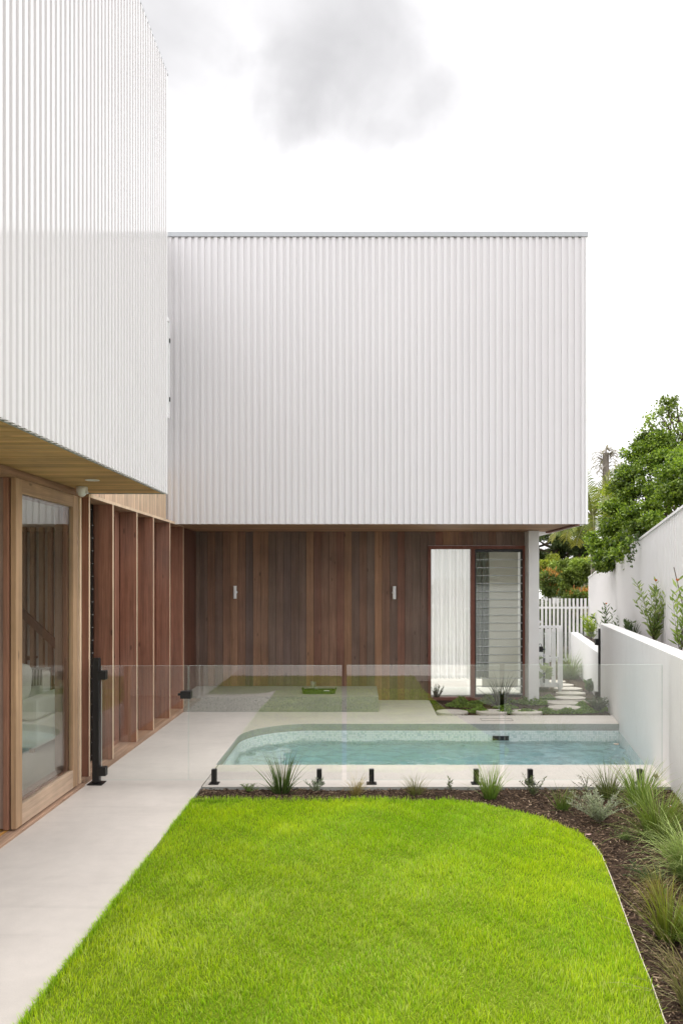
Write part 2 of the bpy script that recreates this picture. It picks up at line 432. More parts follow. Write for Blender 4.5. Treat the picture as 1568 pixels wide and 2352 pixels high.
# ------------------------------------------------------------------ ground, lawn, paths
rng = np.random.default_rng(7)
rnd = random.Random(5)
g = MB()
for x0, x1, y0, y1 in ((-600, 600, -600, 7.9), (-600, 600, 11.6, 1200), (-600, -2.2, 7.9, 11.6), (4.5, 600, 7.9, 11.6)):
    g.add([(x0, y0, -.16), (x1, y0, -.16), (x1, y1, -.16), (x0, y1, -.16)], [(0, 1, 2, 3)])
props(g.build('ground', M['earth']), kind='structure')

LAWN_Z = -.022
curve = [(1040, 1834), (1095, 1840), (1150, 1851), (1200, 1862), (1246, 1875), (1290, 1891), (1328, 1909), (1360, 1933), (1381, 1963), (1399, 2006),
         (1418, 2056), (1444, 2127), (1470, 2196), (1497, 2262), (1523, 2338)]
cpts = [G(x, y, 0) for x, y in curve]
lawn_poly = [(-1.57, 1.0), (-1.57, 7.13)]+[(p.x, p.y) for p in cpts]+[(1.38, 3.0), (1.3, 2.0), (1.22, .6)]
lawn_back = [(-1.57, 1.0), (1.22, .6), (1.2, -1.2), (-7, -1.2), (-7, 1.6), (-2.4, 1.6), (-2.0, 1.5), (-1.75, 1.3)]
lb = MB(); lb.prism(lawn_poly, -.12, LAWN_Z); lb.prism([(x, y) for x, y in lawn_back], -.121, LAWN_Z-.001)
props(lb.build('lawn', M['lawnsoil']), kind='structure')
tb = MB(); tb.box(-12, 9, -14, -1.2, -.12, 0)
props(tb.build('terrace', M['conc']), kind='structure')

def inpoly(x, y, poly):
    r = np.zeros(len(x), bool); j = len(poly)-1
    for i in range(len(poly)):
        xi, yi = poly[i]; xj, yj = poly[j]
        c = ((yi > y) != (yj > y)) & (x < (xj-xi)*(y-yi)/(yj-yi+1e-12)+xi); r ^= c; j = i
    return r
def lown(x, y, s, seed):
    """cheap smooth noise in [-1,1]"""
    r = np.random.default_rng(seed); o = 0*x
    for _ in range(7):
        a, ph, k = r.uniform(0, 6.28), r.uniform(0, 6.28), r.uniform(.6, 1.6)*s
        o = o+np.sin((np.cos(a)*x+np.sin(a)*y)*k+ph)
    return o/3.2

def ribbons(base, az, tilt, L, w, droop, segs, col_a, col_b, fold=0.0, twist=None):
    """curved strap leaves; every argument an array over n leaves; returns V, F, colour"""
    n = len(L); V = []; Cc = []
    d = np.stack([np.cos(az), np.sin(az)], 1)
    tw = az+np.pi/2 if twist is None else twist
    wv = np.stack([np.cos(tw), np.sin(tw), np.zeros(n)], 1)
    pos = base.copy(); ang = tilt.copy()
    for i in range(segs+1):
        t = i/segs
        ww = w*(1-t**1.8)*(.75+.5*min(t*3, 1)*.5)+w*.06
        V.append(pos-wv*ww[:, None]/2); V.append(pos+wv*ww[:, None]/2)
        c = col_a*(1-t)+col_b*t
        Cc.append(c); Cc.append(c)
        st = (L/segs)[:, None]
        pos = pos+np.concatenate([d*np.sin(ang)[:, None], np.cos(ang)[:, None]], 1)*st
        ang = ang+droop/segs*(.4+1.2*t)
    k = 2*(segs+1)
    V = np.stack(V, 1).reshape(-1, 3); Cc = np.stack(Cc, 1).reshape(-1, 3)
    q = np.array([[2*i, 2*i+1, 2*i+3, 2*i+2] for i in range(segs)])
    F = (np.arange(n)[:, None, None]*k+q[None]).reshape(-1, 4)
    return V, F, Cc

def lawn_blades(poly, dens, seed, bb, wmul=1.0):
    r = np.random.default_rng(seed)
    x0, x1, y0, y1 = bb; n = int((x1-x0)*(y1-y0)*dens)
    x = r.uniform(x0, x1, n); y = r.uniform(y0, y1, n)
    k = inpoly(x, y, poly); x, y = x[k], y[k]; n = len(x)
    pat = lown(x, y, 2.6, 1)*1.25; pat2 = lown(x, y, 9, 2); pat3 = lown(x, y, 26, 3)
    h = .033*(1+.22*pat2+.30*pat3)*r.uniform(.55, 1.35, n); h = np.clip(h, .012, .08)
    az = r.uniform(0, 2*np.pi, n); az = np.where(r.random(n) < .55, lown(x, y, 3.5, 4)*2.6+r.normal(0, .7, n), az)
    tilt = np.abs(r.normal(.35, .35, n)); w = r.uniform(.0028, .0052, n)*wmul
    mixv = np.clip(.46+.22*pat+.20*pat2+r.normal(0, .30, n), 0, 1)[:, None]
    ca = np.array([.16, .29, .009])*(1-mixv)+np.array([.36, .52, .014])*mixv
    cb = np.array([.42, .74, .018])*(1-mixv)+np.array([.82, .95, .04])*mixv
    pal = np.clip(.14+.20*lown(x, y, 1.5, 6)+.1*pat3, 0, .6)
    dry = (r.random(n) < pal+.03)[:, None]; cb = np.where(dry, np.array([.78, .82, .22]), cb)
    cb = np.minimum(cb*r.uniform(.72, 1.25, n)[:, None], .95)
    return ribbons(np.stack([x, y, np.full(n, LAWN_Z)], 1), az, tilt, h, w, r.uniform(.2, 1.3, n), 2, ca, cb)
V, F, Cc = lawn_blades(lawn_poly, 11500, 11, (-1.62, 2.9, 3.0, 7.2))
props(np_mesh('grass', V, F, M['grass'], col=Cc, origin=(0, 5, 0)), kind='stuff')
er = np.random.default_rng(14); ne = 5200
ex = np.concatenate([-1.564+np.abs(er.normal(0, .014, 3400)), er.uniform(-1.57, .9, 1800)]); ey = np.concatenate([er.uniform(2.4, 7.13, 3400), 7.13+er.normal(0, .014, 1800)])
eaz = np.concatenate([er.normal(math.pi, .8, 3400), er.normal(math.pi/2, .9, 1800)])
ek = (lown(ex, ey, 7, 15)*.5+er.random(ne)) > .35
ecol = er.uniform(.75, 1.2, ne)[:, None]
V, F, Cc = ribbons(np.stack([ex, ey, np.full(ne, LAWN_Z)], 1)[ek], eaz[ek], np.abs(er.normal(.38, .28, ne))[ek], er.uniform(.03, .075, ne)[ek], er.uniform(.003, .005, ne)[ek], er.uniform(.4, 1.5, ne)[ek], 3,
                   (np.array([.16, .30, .01])*ecol)[ek], np.minimum(np.array([.52, .78, .03])*ecol, .95)[ek])
V[:, 2] = np.maximum(V[:, 2], np.where(V[:, 0] < -1.57, .004, -.03))
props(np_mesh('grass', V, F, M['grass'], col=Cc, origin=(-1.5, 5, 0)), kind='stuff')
V, F, Cc = lawn_blades(lawn_poly+[], 2500, 12, (-1.6, 2.0, .8, 3.0), 1.8)
V2, F2, C2 = lawn_blades(lawn_back, 1500, 13, (-7, 1.25, -1.2, 1.6), 2.2); C2 = C2*.6+.05
props(np_mesh('grass', np.vstack([V, V2]), np.vstack([F, F2+len(V)]), M['grass'], col=np.vstack([Cc, C2]), origin=(0, 1, 0)), kind='stuff')

# pale edging along the lawn curve
es = MB(); ep = [(p.x+.003, p.y+.001) for p in cpts[7:]]+[(1.385, 3.0), (1.3, 2.0)]
for i in range(len(ep)-1):
    a, b_ = Vector(ep[i]), Vector(ep[i+1]); t = (b_-a).normalized(); nn = Vector((-t.y, t.x))*.0045
    es.prism([tuple(a), tuple(b_), tuple(b_+nn), tuple(a+nn)][::-1], -.1, -.010)
props(es.build('lawn_edging', M['edge_strip']), 'thin pale edging strip curving between the lawn and the bark mulch', 'edging')

# mulch beds: gently uneven sheets
def sheet(name, x0, x1, y0, y1, z, amp, nx, ny, mat, keep=None):
    xs = np.linspace(x0, x1, nx); ys = np.linspace(y0, y1, ny); X, Y = np.meshgrid(xs, ys)
    Z = z+amp*(lown(X, Y, 4, 21)+.5*lown(X, Y, 13, 22))
    V = np.stack([X, Y, Z], -1).reshape(-1, 3)
    F = [(j*nx+i, j*nx+i+1, (j+1)*nx+i+1, (j+1)*nx+i) for j in range(ny-1) for i in range(nx-1)
         if keep is None or keep((xs[i]+xs[i+1])/2, (ys[j]+ys[j+1])/2)]
    F = np.array(F); used = np.unique(F); mp = np.full(len(V), -1); mp[used] = np.arange(len(used))
    return props(np_mesh(name, V[used], mp[F], mat, smooth=True), kind='structure')
lawn_core = [(x*.94-.05, 4.6+(y-4.6)*.955) for x, y in lawn_poly]
sheet('mulch_bed', -1.57, 5, 1, 7.6, -.030, .006, 140, 140, M['mulch'], keep=lambda x, y: not inpoly(np.array([x]), np.array([y]), lawn_core)[0])
sheet('mulch_bed', 1.16, 7.5, 11.6, 21, -.035, .006, 70, 90, M['mulch'])

def chips(n, sampler, z, seed, name='bark_chips', lo=.012, hi=.05):
    r = np.random.default_rng(seed); x, y = sampler(r, n); n = len(x)
    L = lo+(hi-lo)*r.random(n)**1.8; w = r.uniform(.003, .009, n); t = r.uniform(.002, .006, n)
    a = r.uniform(0, 2*np.pi, n); e = r.normal(0, .28, n)
    u = np.stack([np.cos(a)*np.cos(e), np.sin(a)*np.cos(e), np.sin(e)], 1)
    v = np.stack([-np.sin(a), np.cos(a), r.normal(0, .35, n)], 1); v /= np.linalg.norm(v, axis=1)[:, None]
    wv = np.cross(u, v)
    c = np.stack([x, y, z+.008*(lown(x, y, 4, 21)+.5*lown(x, y, 13, 22))+r.uniform(0, .016, n)], 1)
    V = np.stack([c+sx*u*L[:, None]/2*(1 if sx < 0 else tap)+sy*v*w[:, None]/2+sz*wv*t[:, None]/2
                  for sx in (-1, 1) for sy in (-1, 1) for sz in (-1, 1) for tap in (.8,)], 1).reshape(-1, 3)
    q = np.array([(0, 1, 3, 2), (4, 6, 7, 5), (0, 4, 5, 1), (2, 3, 7, 6), (0, 2, 6, 4), (1, 5, 7, 3)])
    F = (np.arange(n)[:, None, None]*8+q[None]).reshape(-1, 4)
    k = r.random(n)[:, None]**2.2
    col = np.array([.045, .030, .022])*(1-k)+np.array([.30, .205, .135])*k
    pale = (r.random(n) < .05)[:, None]; col = np.where(pale, np.array([.45, .34, .24]), col)
    return props(np_mesh(name, V, F, M['chip'], col=np.repeat(col, 8, 0)), kind='stuff')
def front_bed(r, n):
    x = r.uniform(-1.57, 3.3, n); y = r.uniform(2.6, 7.58, n)
    k = ~inpoly(x, y, lawn_poly) & (x < wallx(y)) & (x > -1.57); return x[k], y[k]
def side_bed(r, n):
    x = r.uniform(1.2, 5.2, n); y = r.uniform(11.66, 18.8, n)
    k = (x < wallx(y)) & ((y < 13) | (x > 3.05)); return x[k], y[k]
chips(46000, front_bed, -.028, 31)
chips(9000, side_bed, -.03, 32)

# deck with the pool opening
PR = .95                                    # radius of the pool's rounded corner
arc = [(-1.6+PR-PR*math.cos(t), 10.95-PR+PR*math.sin(t)) for t in np.linspace(0, math.pi/2, 18)]
pool = [(-1.6, 8.5)]+arc+[(wallx(10.95)-.004, 10.95), (wallx(8.5)-.004, 8.5)]
outer = [(-2.78, 1.6), (-2.2, 1.58), (-1.85, 1.5), (-1.66, 1.3), (-1.57, 1.0), (-1.57, 7.58), (wallx(7.58), 7.58), (wallx(8.5)-.004, 8.5)]
rest = [(wallx(10.95)-.004, 10.95), (wallx(11.64), 11.64), (1.185, 11.64), (1.205, 13.2), (-2.9, 13.2), (-2.9, 2.2), (-2.78, 1.6)]
# right end of the pool meets the wall, so the outline is one closed loop
loop = outer+[(-1.6, 8.5)]+arc+rest[:-1]
bm = bmesh.new(); vs = [bm.verts.new((x, y, 0)) for x, y in loop]
es_ = [bm.edges.new((vs[i], vs[(i+1) % len(vs)])) for i in range(len(vs))]
bmesh.ops.triangle_fill(bm, edges=es_, use_beauty=True)
for f_ in bm.faces:
    if f_.normal.z < 0: f_.normal_flip()
top_faces = list(bm.faces)
for i in range(len(loop)):                   # edge faces
    a, b_ = loop[i], loop[(i+1) % len(loop)]
    q = [bm.verts.new((a[0], a[1], 0)), bm.verts.new((b_[0], b_[1], 0)), bm.verts.new((b_[0], b_[1], -.098)), bm.verts.new((a[0], a[1], -.098))]
    f_ = bm.faces.new(q); f_.material_index = 1
me = bpy.data.meshes.new('deck'); bm.to_mesh(me); bm.free(); me.materials.append(M['conc']); me.materials.append(M['conc_edge'])
props(link('path', me, (0, 0, 0)), kind='structure')

yd = MB(); yd.box(-3, 3.0, 14.45, 19, -.14, -.02); props(yd.build('curtain_backdrop_slab', M['conc']), kind='structure')  # unseen pale slab, added so the sheer curtain has something bright behind it

gw = MB(); gw.box(-3, 3.05, 18.9, 19.08, -.14, 2.1); props(gw.build('curtain_backdrop_wall', M['white']), 'white backdrop wall added behind the bedroom to brighten the sheer curtain', 'wall')  # added white wall, keeps the lower half of the see-through curtain bright

# saw cuts in the slab
jt = MB()
jt.box(-1.572, -1.567, 7.58, 8.5, -.01, .0035)
dr = P(1104, 1656, 11.28)
for a in (0, 1):
    jt.box(dr.x, dr.x+.46, 11.19+.17*a, 11.193+.17*a, -.01, .003); jt.box(dr.x+.46*a, dr.x+.46*a+.003, 11.194, 11.359, -.01, .0031)
props(jt.build('saw_cut', M['earth']), kind='structure')

# ------------------------------------------------------------------ pool
def uvattr(o, uv):
    a = o.data.attributes.new('tileuv', 'FLOAT_VECTOR', 'POINT')
    a.data.foreach_set('vector', np.array([(u, v, 0) for u, v in uv], dtype=np.float32).ravel())
sp = thing('swimming_pool', 'plunge pool with rounded corner and pale mosaic waterline set in the concrete deck', 'pool', (1, 9.7, -1.6))
POOLB = -1.35
ring = pool                                   # near edge start, round corner, far edge, wall, near edge
shell = MB()
n = len(ring)
for i in range(n):
    a, b_ = ring[i], ring[(i+1) % n]
    shell.add([(a[0], a[1], -.0985), (b_[0], b_[1], -.0985), (b_[0], b_[1], POOLB), (a[0], a[1], POOLB)], [(0, 1, 2, 3)])
shell.add([(x, y, POOLB) for x, y in ring], [tuple(range(n))])
shell.build('shell', M['plaster'], sp)
band = MB(); uv = []; dist = 0
ins = .006
for i in range(n):
    a, b_ = Vector(ring[i]), Vector(ring[(i+1) % n]); t = (b_-a); L_ = t.length; t.normalize(); nn = Vector((t.y, -t.x))*ins
    a2, b2 = a+nn, b_+nn
    band.add([(a2.x, a2.y, -.10), (b2.x, b2.y, -.10), (b2.x, b2.y, -.43), (a2.x, a2.y, -.43)], [(0, 1, 2, 3)])
    uv += [(dist, 0), (dist+L_, 0), (dist+L_, .33), (dist, .33)]; dist += L_
uvattr(band.build('mosaic_band', M['mosaic'], sp), uv)
# shallow ledge along the left end
lg = MB(); lp = [(-1.59, 8.52)]+[(x+.008, y-.008) for x, y in arc[:-4]]+[(-.98, 10.72), (-.98, 8.52)]
lg.prism(lp, POOLB+.005, -.50); lg.build('ledge', M['plaster'], sp)
sk = MB(); k0 = P(1131, 1691, 10.93); k1 = P(1168, 1698, 10.93)
sk.box(k0.x, k1.x, 10.925, 10.945, k1.z-.02, k0.z); sk.build('skimmer', M['black'], sp)
# water: a closed body with a rippled top, its hidden sides reaching behind the shell
wx = np.linspace(-1.72, 4.1, 330); wy = np.linspace(8.4, 11.05, 190); WX, WY = np.meshgrid(wx, wy)
wr = np.random.default_rng(17); WZ = 0*WX
for _ in range(46):
    lam = wr.uniform(.06, .45); a = wr.normal(1.45, .5); amp = .0030*(lam/.25)**1.0*wr.uniform(.5, 1.2)
    ph = (np.cos(a)*WX+np.sin(a)*WY)*6.283/lam+wr.uniform(0, 6.28)+1.3*lown(WX, WY, 1.6, int(wr.integers(1e6)))
    WZ += amp*np.sin(ph)
WZ = -.245+WZ*(.85+.35*lown(WX, WY, 1.1, 77))
nX, nY = len(wx), len(wy)
Vw = np.stack([WX, WY, WZ], -1).reshape(-1, 3)
Fw = [(j*nX+i, j*nX+i+1, (j+1)*nX+i+1, (j+1)*nX+i) for j in range(nY-1) for i in range(nX-1)]
Vb = Vw.copy(); Vb[:, 2] = POOLB-.05
border = [i for i in range(nX)]+[j*nX+nX-1 for j in range(1, nY)]+[(nY-1)*nX+i for i in range(nX-2, -1, -1)]+[j*nX for j in range(nY-2, 0, -1)]
nb_ = len(Vw); Vall = np.vstack([Vw, Vb[border]])
for k in range(len(border)):
    k2 = (k+1) % len(border); Fw.append((border[k], nb_+k, nb_+k2, border[k2]))
wat = MB(); wat.add(Vall, Fw+[tuple(range(nb_, nb_+len(border)))[::-1]])
wo_ = wat.build('water', M['water'], smooth=True); props(wo_, kind='structure')
fl = MB(); fp = P(1412, 1697, 10.75)
for k in range(5):
    a = k*1.257; fl.lathe([(.004, 0), (.018, .004), (.02, .01), (.008, .012)], (fp.x+.022*math.cos(a), 10.7+.02*math.sin(a), -.245), 8)
props(fl.build('fallen_flower', plain('pale_petal', (.7, .5, .36), .6, .3, .2, 40)), 'small pale orange blossom floating on the pool water by the far edge', 'flower')

# ------------------------------------------------------------------ bench and tray
bn = thing('bench', 'long low concrete bench with exposed aggregate front along the timber wall', 'bench', (-1.2, 12.5, 0))
bb_ = MB(); bb_.box(-2.80, .30, 11.95, 13.14, -.02, .236); bb_.build('base', M['bench'], bn, bevel=.004)
bt = MB(); bt.box(-2.80, .298, 11.953, 13.14, .2385, .2425); bt.build('seat', M['bench_top'], bn)
def tray():
    c = P(733, 1590, 12.35); c.z = .243
    t = thing('serving_tray', 'dark green serving tray with raised ends on the concrete bench', 'tray', c)
    m = MB(); hw, hd, ch = .26, .16, .05
    oct_ = [(-hw+ch, -hd), (hw-ch, -hd), (hw, -hd+ch), (hw, hd-ch), (hw-ch, hd), (-hw+ch, hd), (-hw, hd-ch), (-hw, -hd+ch)]
    m.prism([(c.x+x, c.y+y) for x, y in oct_], c.z, c.z+.008)
    for i in range(8):
        a, b_ = Vector(oct_[i]), Vector(oct_[(i+1) % 8]); s = .965
        q = [a, b_, b_*s, a*s]; m.prism([(c.x+v.x, c.y+v.y) for v in q], c.z+.009, c.z+.05)
    m.build('base', M['tray'], t)
    for s in (-1, 1):
        h = MB(); h.tube([(c.x+s*hw*.99, c.y-.09, c.z+.045), (c.x+s*(hw+.012), c.y-.05, c.z+.078), (c.x+s*(hw+.012), c.y+.05, c.z+.078), (c.x+s*hw*.99, c.y+.09, c.z+.045)], .012, 6)
        h.build('handle', M['tray'], t)
    def tumbler(x, y, r, h, nm, lab, cat):
        g_ = MB(); g_.lathe([(r*.86, 0), (r, h), (r-.003, h), (r*.86-.003, .008)], (c.x+x, c.y+y, c.z+.009), 18)
        props(g_.build(nm, M['cup'], smooth=False), lab, cat)
    tumbler(-.10, .05, .05, .17, 'carafe', 'tall clear glass carafe standing at the back of the green tray', 'carafe')
    tumbler(-.04, -.04, .042, .085, 'tumbler', 'low clear tumbler in front of the carafe on the green tray', 'glass')
    d = MB(); d.lathe([(.02, 0), (.045, .022), (.048, .03), (.042, .03), (.018, .008)], (c.x+.12, c.y-.02, c.z+.009), 18)
    bowl = props(d.build('small_bowl', M['ceramic'], smooth=True), 'small round white bowl near the right end of the green tray', 'bowl')
    k = MB(); k.lathe([(.004, 0), (.011, .006), (.013, .014), (.006, .022)], (c.x+.12, c.y-.02, c.z+.020), 10); k.build('knob', M['ceramic'], bowl, smooth=True)
tray()

# ------------------------------------------------------------------ house
house = thing('house', 'two storey house with white ribbed upper blocks over cedar walls beside the pool', 'house', (-3, 9, 0))
HX, SOF = -2.0, 2.96          # left upper block: face plane and underside
BY, BSOF, BX = 11.41, 2.92, 3.41
TOP = 7.275
def ribbed(mb, p0, p1, nrm, z0, z1, pitch=.098, depth=.022, rib=.046, slope=.010, off=.004):
    """trapezoid sheet between plan points p0 and p1, bulging along nrm"""
    p0, p1, nrm = Vector(p0), Vector(p1), Vector(nrm); t = (p1-p0); L = t.length; t.normalize()
    prof = []; s = 0
    while s < L:
        for ds, d in ((0, 0), (pitch-rib-2*slope, 0), (pitch-rib-slope, depth), (pitch-slope, depth)):
            if s+ds <= L: prof.append((s+ds, d))
        s += pitch
    prof.append((L, prof[-1][1]))
    vs = []; 
    for s_, d in prof:
        q = p0+t*s_+nrm*(d+off); vs += [(q.x, q.y, z0), (q.x, q.y, z1)]
    mb.add(vs, [(2*i, 2*i+2, 2*i+3, 2*i+1) for i in range(len(prof)-1)])

lbk = MB(); lbk.box(-9.05, HX-.006, -9, 7.84, SOF+.012, TOP-.02); lbk.build('upper_wall', M['white'], house)
lc = MB(); ribbed(lc, (HX-.004, 7.846), (HX-.004, -9), (1, 0), SOF-.012, TOP, pitch=.080, depth=.030, rib=.040, slope=.004)
ribbed(lc, (-9.05, 7.842), (HX-.006, 7.842), (0, 1), SOF-.012, TOP)
props(lc.build('upper_cladding', M['clad'], house), 'glossy white ribbed cladding of the near left upper block')
cf = MB(); cf.box(HX-.006, HX+.021, 7.846, 7.87, SOF-.012, TOP); cf.build('corner_flashing', M['white_metal'], house)
lcap = MB(); lcap.box(-9.05, HX+.026, -9, 7.878, TOP+.002, TOP+.03); lcap.build('roof_capping', M['cap'], house)

bbk = MB(); bbk.box(-2.9, BX-.02, BY+.01, 14.45, BSOF+.012, TOP-.02)
bbk.box(-8, -2.901, 7.9, 14.45, 3.7, TOP-.021); bbk.build('upper_wall', M['white'], house)
bc = MB(); ribbed(bc, (-2.9, BY+.004), (BX-.035, BY+.004), (0, -1), BSOF-.012, 5.8945, off=.003, slope=.005, rib=.050)
ribbed(bc, (-2.9, BY+.0035), (BX-.035, BY+.0035), (0, -1), 5.893, TOP-.07, off=.003, slope=.005, rib=.050)
bc.build('upper_cladding', M['clad_back'], house)
cf = MB(); cf.box(BX-.035, BX+.004, BY-.024, BY+.1, BSOF-.012, TOP-.07); cf.build('corner_flashing', M['white_metal'], house)
bcap = MB(); bcap.box(-2.9, BX+.006, BY-.034, BY+.3, TOP-.068, TOP+.006); bcap.build('roof_capping', M['cap'], house)
# the recess wall between the two blocks: pale timber below, white ribs above
rc = MB(); ribbed(rc, (-2.9, 11.38), (-2.9, 7.9), (1, 0), 3.72, TOP-.05, depth=.012); rc.build('upper_cladding', M['clad_back'], house)
pp = MB()
y = 7.90
while y < 11.36:
    v = rnd.uniform(.88, 1.08); pp.box(-2.94, -2.885, y, min(y+.088, 11.37), 2.95, 3.70, col=(.72*v, .54*v, .37*v)); y += .092
pp.build('timber_panel', M['palepanel'], house, attr=True)

# small high window in the recess wall, its leaf standing slightly proud
hw_ = MB(); z0, z1 = 4.44, 5.90
for q in ((10.4, 10.46, z0, z1), (11.14, 11.2, z0, z1), (10.461, 11.139, z0, z0+.05), (10.461, 11.139, z1-.05, z1)):
    hw_.box(-2.92, -2.782, *q)
wpart = hw_.build('window', M['white_metal'], house)
q = MB(); q.box(-2.875, -2.868, 10.461, 11.139, z0+.05, z1-.05); q.build('pane', M['wglass'], wpart)
for zz in (4.72, 5.58):
    q = MB(); q.box(-2.7815, -2.772, 11.15, 11.19, zz-.03, zz+.03); q.build('hinge', M['black'], wpart)

# soffit of the left block: boards running across
so = MB(); y = -9.0
while y < 7.82:
    v = rnd.uniform(.82, 1.12); so.box(-2.80, HX-.016, y, min(y+.082, 7.835), SOF-.006-rnd.random()*.001, SOF+.011, col=(.56*v, .36*v, .16*v)); y += .092
so.build('soffit', M['soffit_x'], house, attr=True)
sb = MB(); sb.box(-2.80, HX-.012, -9, 7.838, SOF+.003, SOF+.0115); sb.build('soffit_backing', M['black'], house)
se = MB(); se.box(-2.80, HX-.012, 7.836, 7.852, SOF-.014, SOF+.01); se.box(HX-.0155, HX-.0075, -9, 7.835, SOF-.014, SOF+.011); se.build('soffit_trim', M['cap'], house)
# soffit of the back block
so = MB(); y = BY+.014
while y < 13.16:
    v = rnd.uniform(.85, 1.1); so.box(-2.95, 3.22, y, min(y+.128, 13.17), BSOF-.008, BSOF+.011, col=(.40*v, .23*v, .13*v)); y += .133
so.build('soffit', M['soffit_x'], house, attr=True)
st_ = MB(); st_.box(3.223, 3.30, BY+.012, 13.2, BSOF-.035, BSOF+.01); st_.build('soffit_edge', M['winframe'], house)
st_ = MB(); st_.box(3.303, BX-.004, BY+.012, 14.45, BSOF-.012, BSOF+.01); st_.box(2.6, 3.30, 13.203, 14.45, BSOF-.010, BSOF+.009); st_.build('white_soffit', M['white'], house)

# cedar wall under the back block
TONE = {'D': (.165, .106, .081), 'B': (.142, .096, .08), 'M': (.205, .114, .076), 'L': (.262, .147, .092), 'R': (.21, .100, .068), 'G': (.175, .118, .09), 'O': (.285, .156, .09)}
seq = 'GDMDMLMBLLGDBDDORMMRODMGOMDRDGDDROLM'
cw = MB(); x = -2.83+.012; i = 0; pitch = .131
FX0, FX1 = 1.185, 2.852                                     # window opening
while x < 2.85:
    k = seq[i % len(seq)] if i < len(seq) else rnd.choice('GMDLGM'); c = TONE[k]; v = rnd.uniform(.9, 1.12); c = tuple(a*v for a in c)
    w = (.07 if i == 0 else pitch)
    x1 = min(x+w-.004, 2.85)
    dz = rnd.random()*.003
    if x1 <= FX0+.01: cw.box(x, x1, 13.155-dz, 13.19, .0, BSOF-.01, col=c)
    else: cw.box(x, x1, 13.155-dz, 13.19, 2.672, BSOF-.01, col=tuple(a*1.05 for a in c))
    x += w; i += 1
cw.build('timber_wall', M['board_z'], house, attr=True)
bk = MB(); bk.box(-8, FX0, 13.195, 13.3, -.05, BSOF); bk.box(FX0, 2.86, 13.195, 13.3, 2.68, BSOF); bk.build('wall', M['black'], house)
col_ = MB(); col_.box(2.853, 3.03, 12.85, 13.32, -.08, BSOF-.013); col_.build('column', M['white'], house, bevel=.006)
sw = MB(); sw.box(2.90, 3.02, 13.325, 13.75, -.08, BSOF-.011); sw.box(2.90, 3.02, 14.2, 14.44, -.08, BSOF-.011); sw.box(2.90, 3.02, 13.752, 14.198, -.08, .25); sw.box(2.90, 3.02, 13.752, 14.198, 2.62, BSOF-.011)
sw.build('side_wall', M['white'], house)

# bedroom window
win = MB()
for q in ((FX0-.004, FX0+.05, .0, 2.668), (1.921, 1.988, .051, 2.608), (2.812, 2.851, .0, 2.668), (FX0+.051, 2.811, 2.609, 2.668), (FX0+.051, 2.811, .0, .05)):
    win.box(q[0], q[1], 13.12, 13.24, q[2], q[3])
wi = win.build('window', M['winframe'], house)
q = MB(); q.box(1.236, 1.920, 13.185, 13.193, .051, 2.608); q.build('pane', M['wglass'], wi)
q = MB(); q.box(1.989, 2.012, 13.14, 13.22, .051, 2.607); q.box(2.790, 2.811, 13.14, 13.22, .051, 2.607); q.box(2.013, 2.789, 13.14, 13.22, 2.56, 2.607); q.box(2.013, 2.789, 13.14, 13.22, .051, .10)
q.build('louvre_frame', M['black'], wi)
for i in range(18):
    zb = .105+i*.1364
    q = MB(); q.add([(2.014, 13.135, zb), (2.788, 13.135, zb), (2.788, 13.172, zb+.148), (2.014, 13.172, zb+.148),
                     (2.014, 13.141, zb), (2.788, 13.141, zb), (2.788, 13.178, zb+.148), (2.014, 13.178, zb+.148)],
                    [(0, 1, 2, 3), (4, 7, 6, 5), (0, 4, 5, 1), (3, 2, 6, 7), (0, 3, 7, 4), (1, 5, 6, 2)], [0, 0, 1, 1, 0, 0])
    q.box(2.016, 2.786, 13.128, 13.1335, zb-.005, zb+.007, 2)
    q.box(2.7885, 2.80, 13.11, 13.139, zb-.008, zb+.012, 2)
    q.build('louvre_blade', [M['lglass'], M['gedge'], M['cap']], wi)
# bedroom shell
br = MB(); br.box(-.6, 2.89, 13.31, 14.4, .0, .06); br.box(-.6, 2.89, 14.3, 14.4, 2.80, 2.9); br.box(-.6, -.5, 13.31, 14.299, .061, 2.9); br.build('bedroom_wall', M['inwall'], house)

def curtain(name, x0, x1, y, z0, z1, amp, waves, mat, lab, cat='curtain', seed=1):
    r = random.Random(seed); n = waves*10; vs = []; fs = []
    for i in range(n+1):
        t = i/n; x = x0+(x1-x0)*t; ph = t*waves*2*math.pi+.8*math.sin(t*9+seed)
        for j, zz in enumerate(np.linspace(z0, z1, 7)):
            a = amp*(1.15-.5*j/6)
            vs.append((x+.012*math.sin(ph*.5+zz), y+a*math.sin(ph)+a*.4*math.sin(ph*.37+zz*.8), zz+(.008*math.sin(ph) if j == 0 else 0)))
    for i in range(n):
        for j in range(6): fs.append((i*7+j, (i+1)*7+j, (i+1)*7+j+1, i*7+j+1))
    m = MB(); m.add(vs, fs); o = m.build(name, mat, smooth=True); return props(o, lab, cat)
curtain('curtain', 1.24, 2.02, 13.52, .33, 2.68, .035, 11, M['curtain'], 'sheer white curtain hanging behind the fixed window pane')
M['curtain2'] = plain('grey_curtain', (.34, .36, .33), .9, .1, .08, 30)
curtain('curtain', 2.03, 2.30, 13.58, .33, 2.68, .03, 4, M['curtain2'], 'gathered grey curtain seen through the louvre blades', seed=3)
bl = MB(); bl.box(2.2, 2.84, 13.66, 13.67, .15, 2.68); props(bl.build('roller_blind', M['blind']), 'plain pale blind behind the glass louvre window', 'blind')

